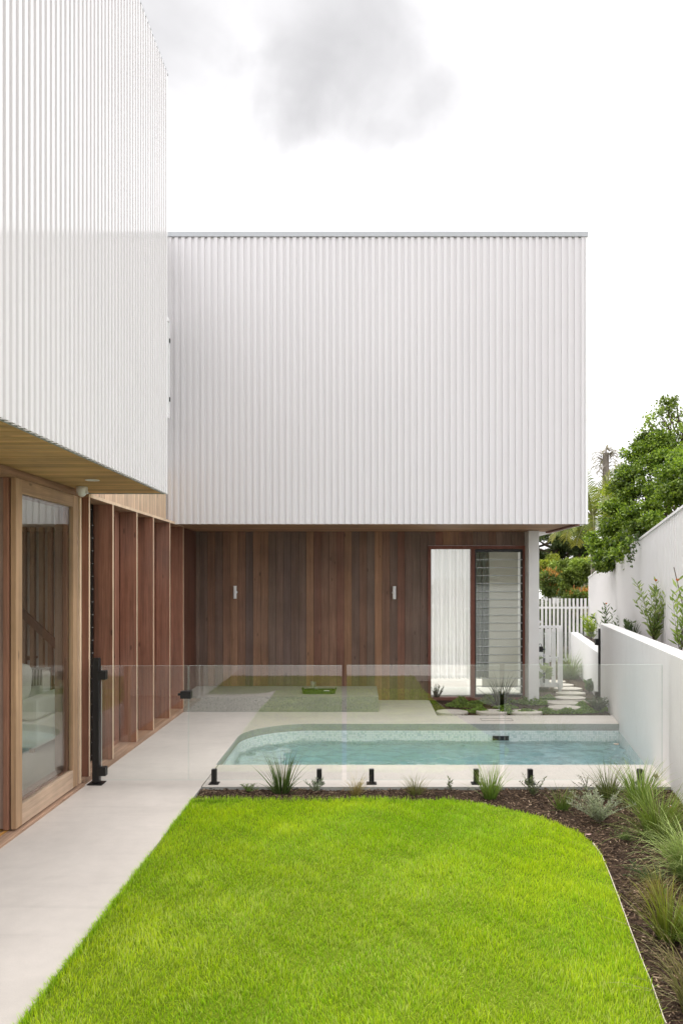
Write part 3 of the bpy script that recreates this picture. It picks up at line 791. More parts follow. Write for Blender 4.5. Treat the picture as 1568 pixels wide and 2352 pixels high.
# left wing, ground floor ---------------------------------------------------
DX = -2.77
th = MB(); th.box(-3.02, -2.742, 2.2, 7.62, -.04, .026); th.build('door_sill', M['sill'], house, bevel=.004)
tk = MB()
for xx in (-2.85, -2.90, -2.955): tk.box(xx-.012, xx+.012, 2.2, 7.58, .0275, .034)
tk.build('door_track', M['track'], house)
hd = MB(); hd.box(-3.02, -2.752, 2.0, 7.62, 2.885, 2.925); hd.box(-3.02, -2.764, 2.0, 7.62, 2.926, SOF-.008); hd.build('door_head', M['head'], house, bevel=.002)
def leaf(x, y0, y1, mats, parent_name, stile=.115, th_=.044):
    x0, x1 = x-th_, x
    d = MB()
    d.box(x0, x1, y0, y0+stile, .04, 2.884); d.box(x0, x1, y1-stile, y1, .04, 2.884)
    o = d.build('sliding_door', mats[0], house, bevel=.003)
    for z0, z1 in ((.04, .212), (2.768, 2.884)):
        r_ = MB(); r_.box(x0+.001, x1-.002, y0+stile+.001, y1-stile-.001, z0, z1); r_.build('rail', M['door_pale'] if (parent_name == 'a' and z0 < 1) else mats[1], o, bevel=.002)
    p_ = MB(); p_.box(x0+.012, x0+.02, y0+stile+.001, y1-stile-.001, .213, 2.767); p_.build('pane', M['wglass'] if parent_name == 'a' else M['inglass'], o)
    return o
props(leaf(DX, 6.15, 7.50, (M['door'], M['door_y']), 'a'), 'outermost pale timber sliding leaf with one tall pane')
props(leaf(DX-.055, 6.13, 7.46, (M['door_red'], M['door_red']), 'b', stile=.10, th_=.04), 'reddish sliding leaf stacked behind the pale one')
props(leaf(DX-.108, 6.16, 7.48, (M['door_grey'], M['door_grey']), 'c', stile=.09, th_=.075), 'weathered grey sliding leaf innermost of the stack')
pt = MB(); pt.box(-2.92, -2.80, 7.515, 7.60, .027, 2.884); pt.build('door_post', M['door_grey'], house, bevel=.002)
pt = MB(); pt.box(-2.93, -2.785, 7.602, 7.64, .027, 2.884); pt.build('door_trim', M['fin_edge'], house)

FX = -2.755; FIN_TOP = 2.905
fs_ = MB(); fs_.box(-3.05, -2.757, 7.66, 13.15, -.04, .055); fs_.build('window_sill', M['sill'], house, bevel=.004)
fh = MB(); fh.box(-3.02, FX+.002, 7.76, 11.98, FIN_TOP+.001, FIN_TOP+.034, [0, 1, 0, 0, 0, 0]); fh.build('fin_head', [M['head'], M['fin_edge']], house)
for k, (yy, xin) in enumerate(((7.80, -2.94), (8.548, -2.958), (9.466, -2.958), (10.22, -2.958), (11.11, -2.958), (11.96, -2.958))):
    f_ = MB(); f_.box(xin, FX, yy-.036, yy, .056, FIN_TOP, [0, 1, 0, 0, 0, 0])
    f_.build('fin', [M['fin'], M['fin_edge']], house)
# glazing behind the fins
spans = [(7.83, 8.505), (8.56, 9.425), (9.48, 10.18), (10.235, 11.07), (11.12, 11.92)]
for k, (a, b_) in enumerate(spans):
    w2 = MB()
    fm = M['black'] if k == 0 else M['fin']
    for q in ((a, a+.045, .056, FIN_TOP), (b_-(.05 if k == 0 else .17), b_, .056, FIN_TOP), (a+.046, b_-.171 if k else b_-.051, .056, .11), (a+.046, b_-.171 if k else b_-.051, 2.84, FIN_TOP)):
        w2.box(-3.02, -2.968, q[0], q[1], q[2], q[3])
    o = w2.build('window', fm, house)
    if k == 0:
        for i in range(19):
            zb = .115+i*.142
            q = MB(); q.add([(-2.965, a+.046, zb), (-2.965, b_-.051, zb), (-3.015, b_-.051, zb+.15), (-3.015, a+.046, zb+.15)], [(0, 1, 2, 3)])
            q.box(-2.967, -2.958, b_-.05, b_-.022, zb-.004, zb+.004, 1)
            q.build('louvre_blade', [M['lglass'], M['cap']], o)
    else:
        q = MB(); q.box(-3.0, -2.992, a+.046, b_-.171, .111, 2.839); q.build('pane', M['wglass'], o)
rw = MB(); y = 11.965
while y < 13.15:
    v = rnd.uniform(.75, 1.1); rw.box(-2.95, -2.818, y, min(y+.127, 13.15), .056, BSOF-.012, col=(.17*v, .075*v, .05*v)); y += .131
rw.build('timber_wall', M['board_z'], house, attr=True)

# inside the left wing
ro = MB(); ro.box(-9, -3.06, 1.9, 13.19, -.04, .02); ro.build('room_floor', M['infloor'], house)
ro = MB(); ro.box(-9, -8.9, 1.9, 3.0, .021, 2.9); ro.box(-9, -8.9, 3.001, 13.19, .021, .25); ro.box(-9, -8.9, 3.001, 13.19, 2.75, 2.9); ro.box(-8.89, -3.06, 13.10, 13.19, .021, 2.9); ro.box(-9, -2.85, 1.7, 1.89, -.04, 2.95)
ro.box(-9, -2.80, -9, 1.69, -.12, 2.95); ro.build('room_wall', M['inwall'], house)
ro = MB(); ro.box(-9, -3.03, 1.9, 13.19, 2.91, 2.955); ro.build('room_ceiling', M['inwall'], house)

stc = thing('staircase', 'open timber staircase screen with upright battens inside the glazed door', 'staircase', (-6.2, 11.8, .02))
for i in range(18):
    x = -6.80+i*.138
    q = MB(); q.box(x, x+.066, 11.9, 11.98, .021, 2.9); q.build('batten', M['darkstair'], stc)
q = MB(); q.add([(-6.6, 11.83, 2.75), (-4.62, 11.83, .90), (-4.62, 11.83, 1.05), (-6.6, 11.83, 2.90), (-6.6, 11.89, 2.75), (-4.62, 11.89, .90), (-4.62, 11.89, 1.05), (-6.6, 11.89, 2.90)],
                [(0, 1, 2, 3), (4, 7, 6, 5), (0, 4, 5, 1), (3, 2, 6, 7), (0, 3, 7, 4), (1, 5, 6, 2)]); q.build('handrail', M['stairdark'], stc)
for i in range(7):
    x = -6.85+i*.28; zt = 1.75-i*.24
    q = MB(); q.box(x, x+.29, 12.0, 12.9, zt-.04, zt); q.build('tread', M['darkstair'], stc)

sf = thing('sofa', 'pale cream fabric sofa seen through the sliding door glass', 'sofa', (-4.6, 9.4, .02))
q = MB(); q.box(-5.6, -3.78, 8.95, 9.85, .08, .40); q.build('base', M['fabric'], sf, bevel=.03)
q = MB(); q.box(-5.42, -3.98, 8.90, 9.60, .41, .56); q.build('seat', M['fabric'], sf, bevel=.04)
q = MB(); q.box(-5.42, -3.98, 9.61, 9.86, .41, .92); q.build('backrest', M['fabric'], sf, bevel=.05)
for x in (-5.6, -3.97):
    q = MB(); q.box(x, x+.19, 8.93, 9.84, .41, .66); q.build('armrest', M['fabric'], sf, bevel=.04)
for x in (-5.5, -3.9):
    for y in (9.0, 9.75):
        q = MB(); q.box(x, x+.05, y, y+.05, .021, .079); q.build('leg', M['darkstair'], sf)
def cushion(cx, cy, cz, s, mat, tilt, lab):
    bm = bmesh.new(); bmesh.ops.create_uvsphere(bm, u_segments=24, v_segments=14, radius=1)
    for v in bm.verts:
        x, y, z = v.co; f = lambda a: math.copysign(abs(a)**.55, a)
        v.co = (f(x)*s, y*s*.42*(1-.25*(abs(x)**3)), f(z)*s)
        v.co.y += -v.co.z*math.tan(tilt)*.6
    for f_ in bm.faces: f_.smooth = True
    me = bpy.data.meshes.new('cushion'); bm.to_mesh(me); bm.free(); me.materials.append(mat)
    props(link('cushion', me, (cx, cy, cz)), lab, 'cushion')
cushion(-4.28, 9.42, .80, .23, M['fabric'], -.35, 'plump cream cushion leaning on the sofa back')
cushion(-4.75, 9.46, .84, .24, M['tan'], -.3, 'tan cushion with pointed corner at the middle of the sofa')
# throw with fine stripes over the back
b = NB('striped_throw'); pz = b.n('ShaderNodeSeparateXYZ'); b.l(b.pos(), pz.inputs[0])
stp = b.math('GREATER_THAN', b.math('FRACT', b.math('MULTIPLY', pz.outputs[0], 26)), .72)
M['throw'] = b.done(b.pbr(b.mix(stp, (.62, .62, .57), (.12, .12, .11)), .9, .1))
q = MB(); q.add([(-4.5, 9.59, .70), (-4.0, 9.59, .74), (-4.0, 9.60, .935), (-4.5, 9.60, .93), (-4.0, 9.88, .935), (-4.5, 9.88, .93), (-4.0, 9.89, .6), (-4.5, 9.89, .6)],
                [(0, 1, 2, 3), (3, 2, 4, 5), (5, 4, 6, 7)]); o = q.build('throw', M['throw']); sm_ = o.modifiers.new('s', 'SOLIDIFY'); sm_.thickness = .012
props(o, 'cream throw with thin dark stripes draped over the sofa back', 'blanket')

# fittings on the house
def wall_light(px, py, lab, side):
    c = P(px, py, 13.09); t = thing('wall_light', lab, 'wall lamp', c, 'cylinder lamps on the cedar wall')
    q = MB(); q.lathe([(.020, -.112), (.029, -.110), (.029, .110), (.020, .112)], c, 20); q.build('lamp_body', M['white_metal'], t, smooth=False)
    q = MB(); q.lathe([(.026, 0), (.026, .03)], (c.x+side*.012, c.y+.026, c.z), 16, axis='y'); q.build('bracket', M['white_metal'], t)
wall_light(539.5, 1360.5, 'white cylinder wall lamp on cedar boards above the end of the bench nearest the fins', 1)
wall_light(905, 1361.5, 'white cylinder wall lamp on cedar boards between the bench end and the curtained window', -1)
dl = P(212, 1100, 6.79)
t = thing('downlight', 'round white recessed downlight in the timber soffit over the path', 'downlight', (dl.x, dl.y, SOF-.012))
q = MB(); q.lathe([(.062, 0), (.062, .004), (.045, .006), (.045, 0), (.062, 0)], (dl.x, dl.y, SOF-.014), 28, caps=False); q.build('trim_ring', M['white_metal'], t)
q = MB(); q.lathe([(.043, 0), (.043, .003)], (dl.x, dl.y, SOF-.011), 24); q.build('lens', M['ceramic'], t)
sc_ = P(188, 1128, 7.28); sz = SOF-.008
t = thing('security_sensor', 'white domed security sensor under the soffit beside the sliding door head', 'sensor', (sc_.x, sc_.y, sz-.09))
q = MB(); q.lathe([(.012, -.096), (.030, -.086), (.046, -.064), (.053, -.035), (.054, -.001), (.03, 0)], (sc_.x, sc_.y, sz), 22); q.build('dome', M['ceramic'], t, smooth=True)
q = MB(); q.lathe([(.012, 0), (.016, .01), (.012, .02)], (sc_.x+.045, sc_.y-.012, sz-.058), 12, axis='x'); q.build('lens', M['ceramic'], t, smooth=True)

# ------------------------------------------------------------------ glass pool fence
FY = 7.70
def spigot(px, parent):
    c = G(px, 1801, 0); c.y = FY; c.x = (px-825)*FY/FPX
    q = MB(); q.box(c.x-.05, c.x+.05, FY-.05, FY+.05, .001, .010)
    o = q.build('spigot', M['black'], parent, bevel=.003)
    q = MB(); q.box(c.x-.025, c.x+.025, FY-.030, FY-.0075, .011, .150); q.box(c.x-.025, c.x+.025, FY+.0075, FY+.026, .011, .148); q.box(c.x-.025, c.x+.025, FY-.0072, FY+.0072, .011, .036); q.build('clamp', M['black'], o, bevel=.004)
def glass_panel(name, x0, x1, y, z0, z1, lab, cat, group=None, thk=.012):
    t = thing(name, lab, cat, ((x0+x1)/2, y, z0), group)
    q = MB(); q.box(x0, x1, y-thk/2, y+thk/2, z0, z1, [1, 1, 0, 0, 1, 1]); q.build('pane', [M['fglass'], M['gedge']], t)
    return t
X = lambda px: (px-825)*FY/FPX
p1 = glass_panel('glass_fence_panel', X(434), X(785), FY, .038, 1.197, 'frameless glass fence panel next to the gate, standing before the concrete bench', 'fence panel', 'glass pool fence panels')
spigot(492, p1); spigot(733, p1)
p2 = glass_panel('glass_fence_panel', X(796), X(1147), FY, .038, 1.2, 'frameless glass fence panel between its two neighbours, in front of the curtained window', 'fence panel', 'glass pool fence panels')
spigot(853, p2); spigot(1093, p2)
p3 = glass_panel('glass_fence_panel', X(1158.5), X(1520), FY, .038, 1.204, 'frameless glass fence panel ending at the white retaining wall', 'fence panel', 'glass pool fence panels')
spigot(1217, p3); spigot(1469, p3)
gt = glass_panel('glass_gate', X(233.5), X(432), FY, .038, 1.194, 'clear glass pool gate hung on a black post beside the timber fins', 'gate')
for zz in (.13, 1.10):
    q = MB(); q.box(X(226), X(245), FY-.04, FY+.035, zz-.045, zz+.045); q.build('hinge', M['black'], gt, bevel=.004)
q = MB(); q.box(X(416), X(440), FY-.045, FY+.035, P(428, 1604, FY).z, P(428, 1587, FY).z); q.lathe([(.014, -.03), (.014, 0)], (X(416), FY-.01, P(428, 1595, FY).z), 12, axis='x')
q.build('latch', M['black'], gt, bevel=.003)
gp = thing('gate_post', 'square black metal post with base plate carrying the glass pool gate', 'post', (X(222), FY, 0))
q = MB(); q.box(X(214), X(229.5), FY-.034, FY+.034, .012, 1.265); q.build('post', M['black'], gp, bevel=.004)
q = MB(); q.box(X(222)-.075, X(222)+.075, FY-.075, FY+.075, .001, .0115); q.build('base_plate', M['black'], gp, bevel=.003)
q = MB(); q.box(X(214)+.003, X(229.5)-.003, FY-.031, FY+.031, 1.2655, 1.272); q.build('cap', M['black'], gp)

# second glass gate across the side passage
sg = glass_panel('glass_gate', 3.06, 4.085, 13.1, .05, 1.18, 'clear glass gate closing the side passage between white column and black post', 'gate')
q = MB(); q.box(3.055, 3.145, 13.05, 13.14, .84, .93); q.tube([(3.075, 13.06, .93), (3.08, 13.06, .975), (3.11, 13.06, .98), (3.125, 13.06, .93)], .006, 6); q.lathe([(.014, 0), (.014, .04)], (3.146, 13.08, .885), 10, axis='x'); q.build('latch', M['black'], sg, bevel=.003)
pst = thing('gate_post', 'square black metal post fixed to the end of the white retaining wall', 'post', (4.135, 13.1, -.03))
q = MB(); q.box(4.105, 4.165, 13.06, 13.12, -.03, 1.24); q.build('post', M['black'], pst, bevel=.003)
for zz in (.10, 1.01):
    q = MB(); q.box(4.05, 4.104, 13.06, 13.14, zz-.055, zz+.055); q.build('hinge', M['black'], pst, bevel=.004)
tsill = MB(); tsill.box(3.04, 4.14, 13.0, 13.06, -.06, .012); props(tsill.build('gate_sill', M['stone']), 'narrow pale concrete strip under the glass side gate', 'sill')

# ------------------------------------------------------------------ right boundary
rwt = thing('retaining_wall', 'white rendered retaining wall with level top along the pool', 'wall', (wallx(9), 9, -.2))
q = MB(); q.wbox(1.5, 13.14, 0, .20, -1.5, 1.325); q.build('wall', M['render'], rwt, bevel=.008)
rw2 = MB(); rw2.wbox(13.145, 19.0, 0.006, .20, -.2, .79); props(rw2.build('retaining_wall', M['render'], bevel=.006), 'lower white rendered planter wall beyond the black gate post', 'wall')
q = MB(); q.wbox(1.5, 13.1, .201, .49, .7, 1.20); q.wbox(13.15, 19.0, .201, .49, .2, .70); props(q.build('planter_soil', M['mulch']), kind='structure')

fence = thing('metal_fence', 'tall white ribbed metal boundary fence with raking top behind the planter', 'fence', (fenx(12), 12, .5))
def fz(y): return 2.14+.0785*(19-y)
sheetm = MB(); y = 1.5; vs = []; pitch = .095
while y < 19.05:
    for dy, d in ((0, 0), (.045, 0), (.050, .014), (.085, .014), (.09, 0)):
        yy = y+dy; vs += [(fenx(yy)-d, yy+d*.18, -.1), (fenx(yy)-d, yy+d*.18, fz(yy))]
    y += pitch
sheetm.add(vs, [(2*i, 2*i+2, 2*i+3, 2*i+1) for i in range(len(vs)//2-1)])
so_ = sheetm.build('ribbed_sheet', M['fence'], fence)
cap_ = MB(); vs = []
for yy in (1.5, 19.05):
    for dx, dz in ((-.03, 0), (.03, 0), (.03, .03), (-.03, .03)): vs.append((fenx(yy)+dx, yy, fz(yy)+dz))
cap_.add(vs, [(0, 1, 2, 3), (4, 7, 6, 5), (0, 4, 5, 1), (1, 5, 6, 2), (2, 6, 7, 3), (3, 7, 4, 0)]); cap_.build('cap', M['white_metal'], fence)

# picket fence and side gate
pf = thing('picket_fence', 'white picket fence with even upright slats closing the end of the side passage', 'fence', (5, 19, 0))
PY = 19.0; xs0 = (1242-825)*PY/FPX; xs1 = (1356-825)*PY/FPX
x = xs0-.98; 
while x < xs1-.03:
    q = MB(); q.box(x, x+.05, PY-.02, PY, .045, 1.632); q.build('picket', M['white_metal'], pf); x += .098
for z0, z1 in ((1.375, 1.425), (.08, .13)):
    q = MB(); q.box(xs0-1.0, xs1+.02, PY+.001, PY+.035, z0, z1); q.build('rail', M['white_metal'], pf)
q = MB(); q.box(xs1-.02, xs1+.05, PY-.03, PY+.04, 0, 1.5); q.build('post', M['white_metal'], pf)

GY = 14.2; gx1 = (1291-825)*GY/FPX
pg = thing('slatted_gate', 'white slatted timber gate standing beside the stepping stones', 'gate', (3.4, GY, 0))
zt = CAM_H-100*GY/FPX; zb = CAM_H-(1578-1337)*GY/FPX
for k in range(6):
    x = gx1-.07-.135-k*.118
    q = MB(); q.box(x, x+.075, GY-.02, GY-.001, zb, zt-.06); q.build('slat', M['white_metal'], pg)
q = MB(); q.box(gx1-.075, gx1, GY-.03, GY+.05, .06, zt-.051); q.box(gx1-.07, gx1-.02, GY-.015, GY+.04, -.03, .059); q.build('post', M['white_metal'], pg)
for z0, z1 in ((zt-.05, zt), (.62, .645), (zb, zb+.07)):
    q = MB(); q.box(gx1-.80, gx1-.0755 if z0 < 1 else gx1, GY+.001, GY+.03, z0, z1); q.build('rail', M['white_metal'], pg)
ac = thing('storage_bin', 'dark grey bin half hidden behind the white slatted gate', 'bin', (3.4, 14.7, 0))
q = MB(); q.prism([(3.07, 14.5), (3.62, 14.5), (3.62, 14.95), (3.07, 14.95)], 0.0, .60); q.build('body', plain('dark_grey_plastic', (.03, .032, .036), .5, .4, .1), ac, bevel=.02)
q = MB(); q.box(3.05, 3.64, 14.48, 14.97, .602, .635); q.build('lid', plain('grey_plastic', (.06, .06, .065), .5, .4, .1), ac, bevel=.01)

# stepping stones
stones = [(1037.7, 1634, 'round stepping stone farthest from the passage, beside the deck corner'), (1129, 1633.5, 'round stepping stone in the ground cover under the louvre window'), (1208, 1634, 'round stepping stone in front of the white column'),
          (1296, 1624, 'pale stepping stone nearest the pool at the start of the side passage'), (1294, 1613.6, 'pale stepping stone touching the near side of the gate sill'), (1309, 1602, 'pale stepping stone just beyond the gate sill'),
          (1310, 1591.5, 'pale stepping stone level with the foot of the slatted gate post'), (1304, 1581, 'pale stepping stone beside the small leafy plant'), (1285, 1572.5, 'pale stepping stone partly hidden behind the slatted gate'), (1268, 1564.5, 'last small visible stepping stone before the grass tussock')]
for px, py, lab in stones:
    c = G(px, py, .012); q = MB(); a = .27 if px > 1250 else .25; dp = .195
    prof = [(1.0, -.06), (1.0, .004), (.985, .012)]
    q.lathe([(r_*a, h_) for r_, h_ in prof], (c.x, c.y, 0), 40, sy=dp/a)
    props(q.build('stepping_stone', M['stone']), lab, 'stepping stone', 'stepping stones of the side garden')

# ------------------------------------------------------------------ plants
def arr(n, c): return np.tile(np.array(c, float), (n, 1))
def tuft(px, py, Z, n, L, spread, droop, w, ca, cb, lab, cat='grass tuft', name='grass_tuft', r0=.05, seed=None, lean=None, dead=.06):
    c = G(px, py, Z) if py is not None else px
    n = int(n*.85); w *= 1.55
    r = np.random.default_rng(seed if seed is not None else int(abs(c.x*971+c.y*613)*10) % 99991)
    rad = r0*np.sqrt(r.random(n)); az = r.uniform(0, 2*np.pi, n); jit = r.normal(0, .35, n)
    base = np.stack([c.x+rad*np.cos(az), c.y+rad*np.sin(az), np.full(n, c.z-.01)], 1)
    tilt = np.clip(np.abs(r.normal(0, spread, n))*(.35+.8*rad/r0), 0, 1.45)
    az2 = az+jit
    if lean is not None: az2 = np.where(r.random(n) < lean[1], lean[0]+r.normal(0, .5, n), az2)
    LL = L*r.uniform(.5, 1.05, n); ww = w*r.uniform(.6, 1.1, n)
    k = r.random((n, 1)); A = np.array(ca)*(.7+.6*k); B = np.array(cb)*(.65+.7*k)
    dd = (r.random(n) < dead)[:, None]; B = np.where(dd, np.array([.42, .33, .16]), B)
    V, F, Cc = ribbons(base, az2, tilt, LL, ww, droop*r.uniform(.5, 1.4, n), 7, A, B, twist=r.uniform(0, 6.28, n))
    V[:, 2] = np.maximum(V[:, 2], Z+.004)
    return props(np_mesh(name, V, F, M['tuft'], col=Cc, origin=tuple(c)), lab, cat)

DG, DG2 = (.05, .09, .02), (.17, .25, .07)
MG, MG2 = (.10, .19, .025), (.36, .48, .11)
GO, GO2 = (.26, .21, .06), (.62, .50, .22)
SG, SG2 = (.13, .21, .05), (.50, .60, .22)
MZ = -.028
tuft(648, 1824, MZ, 150, .43, .42, .5, .0065, DG, DG2, 'dark green strappy tuft in the mulch before the glass panel beside the gate', r0=.06)
tuft(817, 1827, MZ, 150, .27, .5, 1.5, .0028, GO, GO2, 'straw coloured grass tuft flopping beside the black spigot, second from the dark strappy tuft', r0=.035, lean=(-.1, .45), dead=.3)
tuft(953, 1827, MZ, 150, .27, .5, 1.1, .003, (.10, .12, .03), (.32, .30, .10), 'yellowish green grass tuft standing alone before the middle glass panel', r0=.045)
tuft(1125, 1836, MZ, 200, .40, .34, .7, .0042, MG, MG2, 'fresh green grass tuft with a tall seed stalk where the lawn begins to curve', r0=.055)
tuft(1290, 1860, MZ, 150, .28, .45, 1.3, .004, MG, (.2, .22, .07), 'small arching green tuft close to the lawn curve', r0=.05, lean=(.3, .3))
tuft(1397, 1838, MZ, 240, .44, .5, .9, .0036, (.08, .11, .03), (.24, .28, .10), 'fine pale grass tuft behind the silver shrub', r0=.06)
tuft(1469, 1853, MZ, 320, .50, .5, .9, .0052, MG, MG2, 'tall green tuft crossing the last spigot near the white wall', r0=.07)
tuft(1512, 1928, MZ, 560, .52, .55, 1.3, .0050, (.07, .13, .018), (.30, .38, .08), 'broad dense green tussock in front of the white wall corner', r0=.10)
tuft(1590, 2020, MZ, 560, .56, .6, 1.7, .0050, SG, SG2, 'weeping pale grey green tussock cut by the photo edge', r0=.10, lean=(3.4, .45))
tuft(1535, 2160, MZ, 260, .42, .5, .7, .0046, (.09, .14, .015), (.36, .38, .06), 'upright olive green tuft with orange blades beside the straight edging', r0=.06, dead=.2)
tuft(1515, 2075, MZ, 260, .34, .6, 1.9, .0022, GO, (.36, .30, .12), 'thin straw coloured weeping grass spilling towards the lawn edging', r0=.05, lean=(3.7, .6), dead=.3)
tuft(1600, 2330, MZ, 170, .46, .65, 1.6, .0034, (.12, .13, .04), (.34, .31, .13), 'loose straw green strands at the near end of the mulch bed', r0=.07, lean=(2.6, .6), dead=.25)
tuft(1600, 2180, MZ, 150, .36, .5, 1.0, .004, MG, MG2, 'green tuft partly outside the photo beside the olive tuft', r0=.06, lean=(3.0, .4))
# side garden tufts
tuft(1150, 1622, -.03, 170, .62, .42, .8, .006, (.02, .035, .012), (.06, .085, .035), 'dark wispy tuft in front of the louvre window', r0=.08)
tuft(1310, 1560, -.03, 420, .70, .5, 1.2, .007, (.09, .14, .04), (.34, .44, .17), 'large grass tussock at the far end of the stepping stones', r0=.16)
tuft(P(1452, 1465, 11.9), None, 1.19, 110, .30, .35, .6, .006, (.03, .055, .025), (.08, .12, .06), 'short dark grass tuft in the planter behind the wall top', r0=.06)

# a leafy kind: stems with leaves, optional flowers
def leaves_from(points, dirs, L, w, r, ca, cb, up=.2):
    """one folded leaf at each point pointing along dirs"""
    n = len(points); d = dirs/np.linalg.norm(dirs, axis=1)[:, None]
    ref = r.normal(0, 1, (n, 3)); s = np.cross(d, ref); s /= np.linalg.norm(s, axis=1)[:, None]
    nn = np.cross(s, d); Lc = (L*r.uniform(.6, 1.15, n))[:, None]; wc = (w*r.uniform(.7, 1.15, n))[:, None]
    mid = points+d*Lc*.48
    V = np.stack([points, mid+s*wc/2+nn*wc*.12, points+d*Lc, mid-s*wc/2+nn*wc*.12], 1).reshape(-1, 3)
    F = np.arange(4*n).reshape(-1, 4)
    k = r.random((n, 1)); col = np.array(ca)*(1-k)+np.array(cb)*k
    return V, F, np.repeat(col, 4, 0)

def leafy(base, stems, H, spread, nl, L, w, ca, cb, lab, cat='shrub', name='leafy_shrub', flowers=0, seed=1, lean=(0, 0), stemcol='bark', leaf_ang=.8, z_from=.12):
    L *= 1.15; w *= 1.3; nl = int(nl*1.2); ca = tuple(1.25*x for x in ca); cb = tuple(1.25*x for x in cb)
    r = np.random.default_rng(seed); base = Vector(base)
    t = thing(name, lab, cat, base)
    sm = MB(); pts = []; dirs = []; tips = []
    for i in range(stems):
        a = r.uniform(0, 6.283); sp_ = spread*math.sqrt(r.random()); h = H*r.uniform(.6, 1.0) if i else H
        if i == 0: sp_ *= .3
        e = Vector((math.cos(a)*sp_+lean[0]*h, math.sin(a)*sp_+lean[1]*h, h))
        c1 = Vector((e.x*.25+r.normal(0, .02), e.y*.25+r.normal(0, .02), h*.5))
        line = []
        for k in range(9):
            u = k/8; line.append(base+c1*(2*u*(1-u))+e*(u*u))
        sm.tube(line, [max(.0015, .0045*(1-.8*k/8)*H**.5) for k in range(9)], 5)
        m = max(2, int(nl/stems)); tips.append(line[-1])
        for j in range(m):
            u = z_from+(1-z_from)*(j+r.random())/m; p = base+c1*(2*u*(1-u))+e*(u*u)
            tg = (c1*(2-4*u)+e*2*u).normalized(); az = j*2.4+r.normal(0, .4)
            o = Vector((math.cos(az), math.sin(az), 0)); d = tg*math.cos(leaf_ang)+o*math.sin(leaf_ang)+Vector((0, 0, r.normal(0, .15)))
            pts.append(p); dirs.append(d)
    sm.build('stem', M[stemcol], t)
    V, F, Cc = leaves_from(np.array(pts), np.array(dirs), L, w, r, ca, cb)
    np_mesh('foliage', V, F, M['leaf'], t, col=Cc)
    for i in range(flowers):
        p = tips[i % len(tips)]; fm_ = MB()
        for k in range(9):
            a = k*.7; d = Vector((math.cos(a)*.018, math.sin(a)*.018, .016+.008*(k % 3)))
            fm_.tube([p, p+d*.6, p+d], [.003, .005, .002], 5)
        fm_.build('flower', FLOWER, t)
    return t
FLOWER = plain('orange_flower', (.55, .15, .02), .6, .3, .25, 60)
def planter_y(px): return 2.02/(((px-825)/FPX)-.188)
def planter(px, z, dx=0): y = planter_y(px); return ((px-825)*y/FPX+dx, y, z)
YG, YG2 = (.12, .19, .03), (.33, .42, .12)
leafy(planter(1501, 1.19), 15, .86, .34, 360, .10, .022, (.09, .15, .03), (.30, .36, .12), 'bushy young shrub with long light leaves and orange buds rising above the retaining wall', flowers=2, seed=4, lean=(-.02, .1))
leafy(planter(1562, 1.19), 7, .86, .22, 130, .115, .024, (.12, .2, .03), (.34, .43, .12), 'sparse young shrub with long leaves beside the garden stake at the photo edge', flowers=2, seed=6)
leafy(planter(1401, .70), 9, .92, .34, 150, .115, .026, (.035, .06, .02), (.10, .145, .06), 'dark leaved shrub showing over the far end of the retaining wall', flowers=1, seed=8)
leafy(planter(1357, .69), 10, .60, .22, 230, .12, .026, (.14, .22, .03), (.42, .5, .10), 'bright lime shrub in the lower planter before the picket fence', seed=9)
leafy(planter(1325, .69), 5, .34, .16, 70, .10, .03, (.14, .2, .04), (.36, .42, .14), 'low pale green plant with pink flowers at the end of the lower planter', seed=10, flowers=0)
leafy(planter(1440, 1.19), 6, .22, .16, 80, .08, .024, (.05, .09, .03), (.16, .22, .08), 'low green plant just behind the wall top beside the dark grass', seed=12)
sk0 = P(1547, 1303, 8.75); sk1 = P(1571, 1405, 8.95); dsk = (sk1-sk0)
q = MB(); q.tube([sk0, sk0+dsk*2.2], .006, 6); props(q.build('garden_stake', plain('stake_timber', (.2, .15, .13), .8, .2, .2)), 'thin leaning brown stake beside the sparse planter shrub', 'stake')

SL, SL2 = (.16, .19, .15), (.40, .45, .38)
leafy(G(726, 1821, MZ), 10, .15, .13, 260, .028, .006, SL, (.3, .36, .26), 'small silvery shrub at the foot of the second black spigot', seed=21, stemcol='greybark')
leafy(G(1376, 1892, MZ), 30, .27, .30, 1700, .032, .006, (.14, .17, .11), (.44, .48, .36), 'feathery silver grey shrub sprawling on the mulch near the lawn curve', seed=22, stemcol='greybark')
leafy(G(1224, 1830, MZ), 12, .20, .15, 300, .03, .007, (.05, .075, .03), (.17, .21, .1), 'dark twiggy shrub in front of the third glass panel spigot', seed=23, stemcol='greybark')
leafy(G(1033, 1818, MZ), 3, .13, .05, 26, .035, .012, (.06, .09, .03), (.17, .2, .09), 'single small sprig between the yellowish tuft and the fresh green tuft', seed=24, stemcol='greybark')
leafy(G(572, 1819, MZ), 14, .05, .14, 260, .025, .005, (.06, .11, .02), (.16, .24, .06), 'flat creeping green plant left of the dark strappy tuft', seed=25, name='creeping_plant')
leafy(G(1439, 1934, MZ), 16, .07, .14, 420, .03, .003, (.05, .09, .025), (.14, .2, .06), 'low feathery green plant between the silver shrub and the broad tussock', seed=26, name='creeping_plant')
leafy(G(1484, 2026, MZ), 20, .09, .16, 600, .035, .003, (.04, .08, .03), (.12, .18, .07), 'low feathery mound on the mulch beside the weeping tussock', seed=27, name='creeping_plant')
leafy(G(1519, 2068, MZ), 2, .07, .03, 8, .06, .03, (.12, .22, .06), (.22, .34, .12), 'tiny seedling with broad soft green leaves in the mulch', seed=28, name='seedling')
leafy(G(1345, 1817, MZ), 8, .16, .16, 110, .02, .006, (.08, .1, .06), (.2, .23, .13), 'thin grey twigs with tiny leaves against the coping between two spigots', seed=29, stemcol='greybark')
